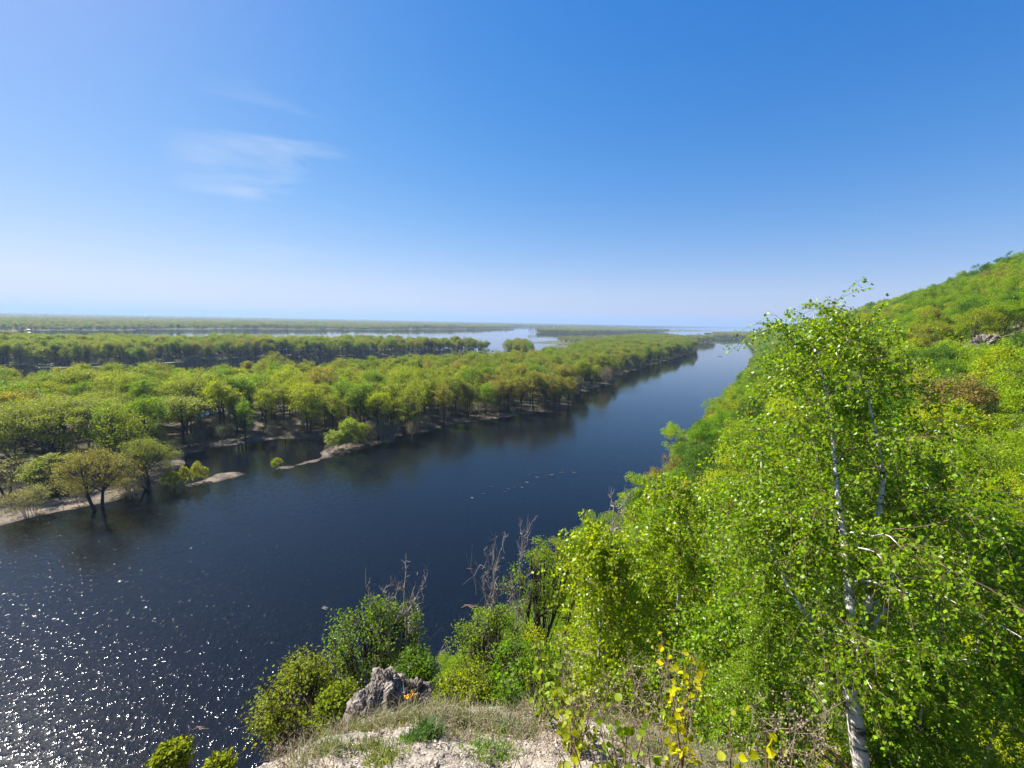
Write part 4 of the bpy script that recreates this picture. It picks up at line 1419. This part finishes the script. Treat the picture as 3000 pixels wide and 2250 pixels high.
def stalks(name, seed, n, px0, px1, pyt0, pyt1, d0, d1, label):
    r = np.random.default_rng(seed)
    b = Bag()
    hx, hy = [], []
    P0 = None
    heads = []
    for i in range(n):
        px, py, dp = r.uniform(px0, px1), r.uniform(pyt0, pyt1), r.uniform(d0, d1)
        t = at_depth(px, py, dp)
        a = np.array([t[0] + r.uniform(-.25, .25), t[1] + r.uniform(-.4, .1), 0])
        a[2] = float(ground_z(a[0], a[1])) - .05
        if P0 is None:
            P0 = a.copy()
        a, t = a - P0, t - P0
        SP = bez(a[None], ((a * .4 + t * .6) + [0, 0, .12])[None], t[None], 8)
        b.tube(SP, np.linspace(.0045, .0016, 8)[None], 4)
        m = 9
        j = r.integers(4, 8, m)
        A = SP[0, j]
        B = A + unit(r.normal(size=(m, 3)) + [0, 0, .7]) * r.uniform(.05, .18, (m, 1))
        b.tube(bez(A, (A + B) / 2, B, 3), np.full((m, 3), .0014), 3)
        heads.append(np.repeat(B, 5, 0) + r.normal(size=(m * 5, 3)) * .012)
    V, Q = b.out()
    HV, HQ = leaf_quads(np.concatenate(heads), .016, r)
    V2 = np.concatenate([V, HV])
    o = link(name, mk_mesh(name, V2, [np.concatenate([Q, HQ + len(V)])], [plain_mat("dry_stalk", (0.24, 0.18, 0.125), .9, .3, 20)]), None, tuple(P0))
    tag(o, label, "dry plant")
stalks("dry_stalks", 71, 34, 1650, 2000, 1900, 2160, 3.4, 5.5, "tangle of brown dry weed stalks in front of the slender birches")
stalks("dry_stalks", 72, 16, 1420, 1650, 2080, 2200, 3.2, 5.0, "thin brown dry stalks on the grassy slope near the bottom")
stalks("dry_stalks", 73, 14, 2150, 2480, 1990, 2230, 2.6, 3.4, "long straw coloured grass stems in front of the white birch trunk")
stalks("dry_stalks", 74, 14, 800, 900, 2150, 2210, 5.0, 5.8, "dry twigs hanging over the left edge of the gravel spur")

# ------------------------------------------------------------------ things on and by the water
def driftwood():
    r = np.random.default_rng(88)
    mats = [plain_mat("drift_wood", (0.30, 0.20, 0.14), .9, .3, 3), plain_mat("drift_wood_pale", (0.42, 0.40, 0.36), .9, .3, 3)]
    protos = []
    for s in range(4):
        b = Bag()
        m = 7
        A = r.normal(size=(m, 3)) * [.8, .35, .0] + [0, 0, .05]
        B = A + np.stack([r.uniform(.6, 1.6, m), r.uniform(-.4, .4, m), r.uniform(-.03, .12, m)], 1)
        b.tube(bez(A, (A + B) / 2 + r.normal(size=(m, 3)) * [.1, .15, .02], B, 5), np.full((m, 5), .055) * np.array([[1, .9, .8, .6, .3]]), 5)
        V, Q = b.out()
        protos.append(mk_mesh("driftwood", V, Q, [mats[s % 2]]))
    spots = [(1548, 1391, "driftwood piece floating highest of the drifting debris in mid river"),
             (1540, 1413, None), (1518, 1415, None), (1488, 1432, None), (1478, 1441, None), (1527, 1428, None), (1505, 1426, None), (1414, 1446, None),
             (1435, 1425, None), (1570, 1399, None), (1592, 1398, None), (1643, 1385, None), (1678, 1384, None), (1380, 1458, None), (1560, 1384, None), (1612, 1392, None)]
    for i, (px, py, lab) in enumerate(spots):
        b = on_plane(px, py)
        o = link("driftwood", protos[i % 4], None, (b[0], b[1], 0.02))
        s = r.uniform(.2, .65)
        o.scale = (s, s, s)
        o.rotation_euler = (0, 0, r.uniform(-.6, .4))
        tag(o, lab or "small reddish or grey driftwood piece floating in mid river", "driftwood", "driftwood drifting in mid river")
    for px, py, s, lab in [(945, 1782, .5, "lone pale driftwood piece on the dark water left of the leafless trees"),
                           (1368, 1776, .9, "reddish brown debris floating beside the lime tree at the shore"),
                           (580, 2133, .5, "dark floating debris piece near the bottom of the dark water"),
                           (1372, 1666, .4, "tiny driftwood piece near the tall leafless tree"),
                           (2105, 1044, 3.0, "dark log floating in the far reach of the river")]:
        b = on_plane(px, py)
        o = link("driftwood", protos[int(px) % 4], None, (b[0], b[1], 0.02))
        o.scale = (s, s, s)
        tag(o, lab, "driftwood")
driftwood()
def sticks():
    r = np.random.default_rng(99)
    x = r.uniform(-230, 60, 60000)
    y = r.uniform(60, 260, 60000)
    z = ground_z(x, y)
    s = sd_land(x, y, [0])
    k = (z > .03) & (z < .8) & ((s < 12) | (sd_bars(x, y) > 0)) & (bank_in(x, y) < -20)
    x, y, z = x[k][:3800], y[k][:3800], z[k][:3800]
    n = len(x)
    a = r.normal(size=n) * .5 - .35
    L = np.exp(r.normal(size=n) * .6) * .8
    D = np.stack([np.cos(a), np.sin(a), r.normal(size=n) * .08], 1) * L[:, None]
    A = np.stack([x, y, z + .03], 1)
    V, Q = tubes(bez(A, A + D * .5 + r.normal(size=(n, 3)) * [.12, .12, 0], A + D, 4), (.03 + .04 * r.uniform(size=(n, 1))) * np.array([[1, .9, .7, .4]]), 4)
    m = leaf_mat("stranded_wood", [(.13, .10, .08), (.13, .10, .08)], trans=0, rough=.9)
    tag(link("litter", mk_mesh("litter", V, Q, [m])), kind="stuff")
sticks()
def box(x0, x1, y0, y1, z0, z1):
    V = np.array([[x, y, z] for z in (z0, z1) for x, y in ((x0, y0), (x1, y0), (x1, y1), (x0, y1))], float)
    Q = np.array([[3, 2, 1, 0], [4, 5, 6, 7], [0, 1, 5, 4], [1, 2, 6, 5], [2, 3, 7, 6], [3, 0, 4, 7]])
    return V, Q
def barge():
    b = below_horizon(2074, 22.5)
    root = bpy.data.objects.new("cargo_ship", None)
    COL.objects.link(root)
    root.location = (b[0], b[1], 0)
    root.rotation_euler = (0, 0, math.radians(-4))
    root.scale = (1.15, 1.15, 1.15)
    tag(root, "small dark hulled ship with white deckhouse on the far water beyond the islands", "ship")
    xs = np.array([-17, -14, 11, 16.5])
    wd = np.array([2.6, 3.2, 3.2, .2])
    V, Q = [], []
    for z, k in ((-.5, .8), (2.4, 1.0), (3.0, 1.0)):
        for x_, w_ in zip(xs, wd):
            V += [[x_, -w_ * k, z + (.9 if x_ > 12 and z > 2 else 0)], [x_, w_ * k, z + (.9 if x_ > 12 and z > 2 else 0)]]
    V = np.array(V, float)
    for l in range(2):
        for i in range(3):
            a = l * 8 + i * 2
            Q += [[a, a + 2, a + 10, a + 8], [a + 3, a + 1, a + 9, a + 11]]
        Q += [[l * 8 + 1, l * 8, l * 8 + 8, l * 8 + 9], [l * 8 + 6, l * 8 + 7, l * 8 + 15, l * 8 + 14]]
    for i in range(3):
        a = 16 + i * 2
        Q += [[a, a + 2, a + 3, a + 1]]
    link("hull", mk_mesh("hull", V, np.array(Q), [plain_mat("dark_hull", (0.02, 0.03, 0.06), .5)]), root)
    bg_ = Bag()
    bg_.add(box(-14, -7, -2.2, 2.2, 3.05, 5.6))
    bg_.add(box(-13, -9, -1.8, 1.8, 5.62, 7.6))
    V, Q = bg_.out()
    h = link("deckhouse", mk_mesh("deckhouse", V, Q, [plain_mat("white_paint", (0.7, 0.7, 0.7), .5, .05)]), root)
    V, Q = tubes(np.array([[[-8.5, 0, 7.6], [-8.5, 0, 9], [-8.5, 0, 11.5]]], float), np.array([[.12, .1, .06]]), 6)
    link("mast", mk_mesh("mast", V, Q, [M_deadwood]), root)
barge()
def house(px, k, s, label, rot):
    b = below_horizon(px, k)
    root = bpy.data.objects.new("white_house", None)
    COL.objects.link(root)
    root.location = (b[0], b[1], max(0.2, float(ground_z(b[0], b[1]))))
    root.rotation_euler = (0, 0, rot)
    root.scale = (s, s, s)
    tag(root, label, "building")
    V, Q = box(-5, 5, -3.5, 3.5, 0, 4)
    link("wall", mk_mesh("wall", V, Q, [plain_mat("whitewash", (0.8, 0.79, 0.76), .8, .08)]), root)
    V = np.array([[-5.4, -4, 4.02], [5.4, -4, 4.02], [5.4, 4, 4.02], [-5.4, 4, 4.02], [-5.4, 0, 6.4], [5.4, 0, 6.4]], float)
    link("roof", mk_mesh("roof", V, [np.array([[0, 1, 5, 4], [2, 3, 4, 5], [3, 2, 1, 0]]), np.array([[0, 4, 3], [1, 2, 5]])], [plain_mat("roof_sheet", (0.5, 0.5, 0.5), .5)]), root)
house(85, 54.5, .5, "white cabin at the water's edge on the far left shore", .5)
house(1622, 14.2, 1.0, "tiny white building on the far shore above the island", .2)
house(892, 22, 1.5, "tiny white building in the far wood left of centre", .2)
def chimney(px, dist, h, label, group=None):
    r_ = ray(px, 912 + .0204 * px)
    t = dist / math.hypot(r_[0], r_[1])
    x_, y_ = r_[0] * t, r_[1] * t
    V, Q = tubes(np.array([[[0, 0, -2], [0, 0, h * .5], [0, 0, h]]], float), np.array([[h * .045, h * .035, h * .028]]), 10)
    o = link("chimney_stack", mk_mesh("chimney_stack", V, Q, [plain_mat("concrete", (0.45, 0.42, 0.40), .9, .1, .05)]), None, (x_, y_, 0))
    tag(o, label, "chimney", group)
for px, h in ((103, 120), (150, 150), (195, 125), (243, 110), (275, 125)):
    chimney(px, 14000, h, "faint tall industrial stack on the far left horizon", "stacks on the far left horizon")
chimney(594, 13000, 160, "left one of the pair of tall chimneys on the horizon")
chimney(601, 13000, 160, "right one of the pair of tall chimneys on the horizon")

# ------------------------------------------------------------------ haze: one even box of air round the whole scene
def haze():
    V, Q = box(-46000, 46000, -46000, 46000, -5, 260)
    m = bpy.data.materials.new("haze")
    m.use_nodes = True
    N, Lk = m.node_tree.nodes, m.node_tree.links
    N.remove(N["Principled BSDF"])
    pv = N.new("ShaderNodeVolumePrincipled")
    pv.inputs["Color"].default_value = (0.38, 0.54, 0.80, 1)
    pv.inputs["Density"].default_value = 0.00013
    pv.inputs["Anisotropy"].default_value = 0.1
    Lk.new(pv.outputs[0], N["Material Output"].inputs["Volume"])
    tag(link("haze", mk_mesh("haze", V, Q, [m])), kind="stuff")
haze()
print("objects", len(bpy.data.objects))
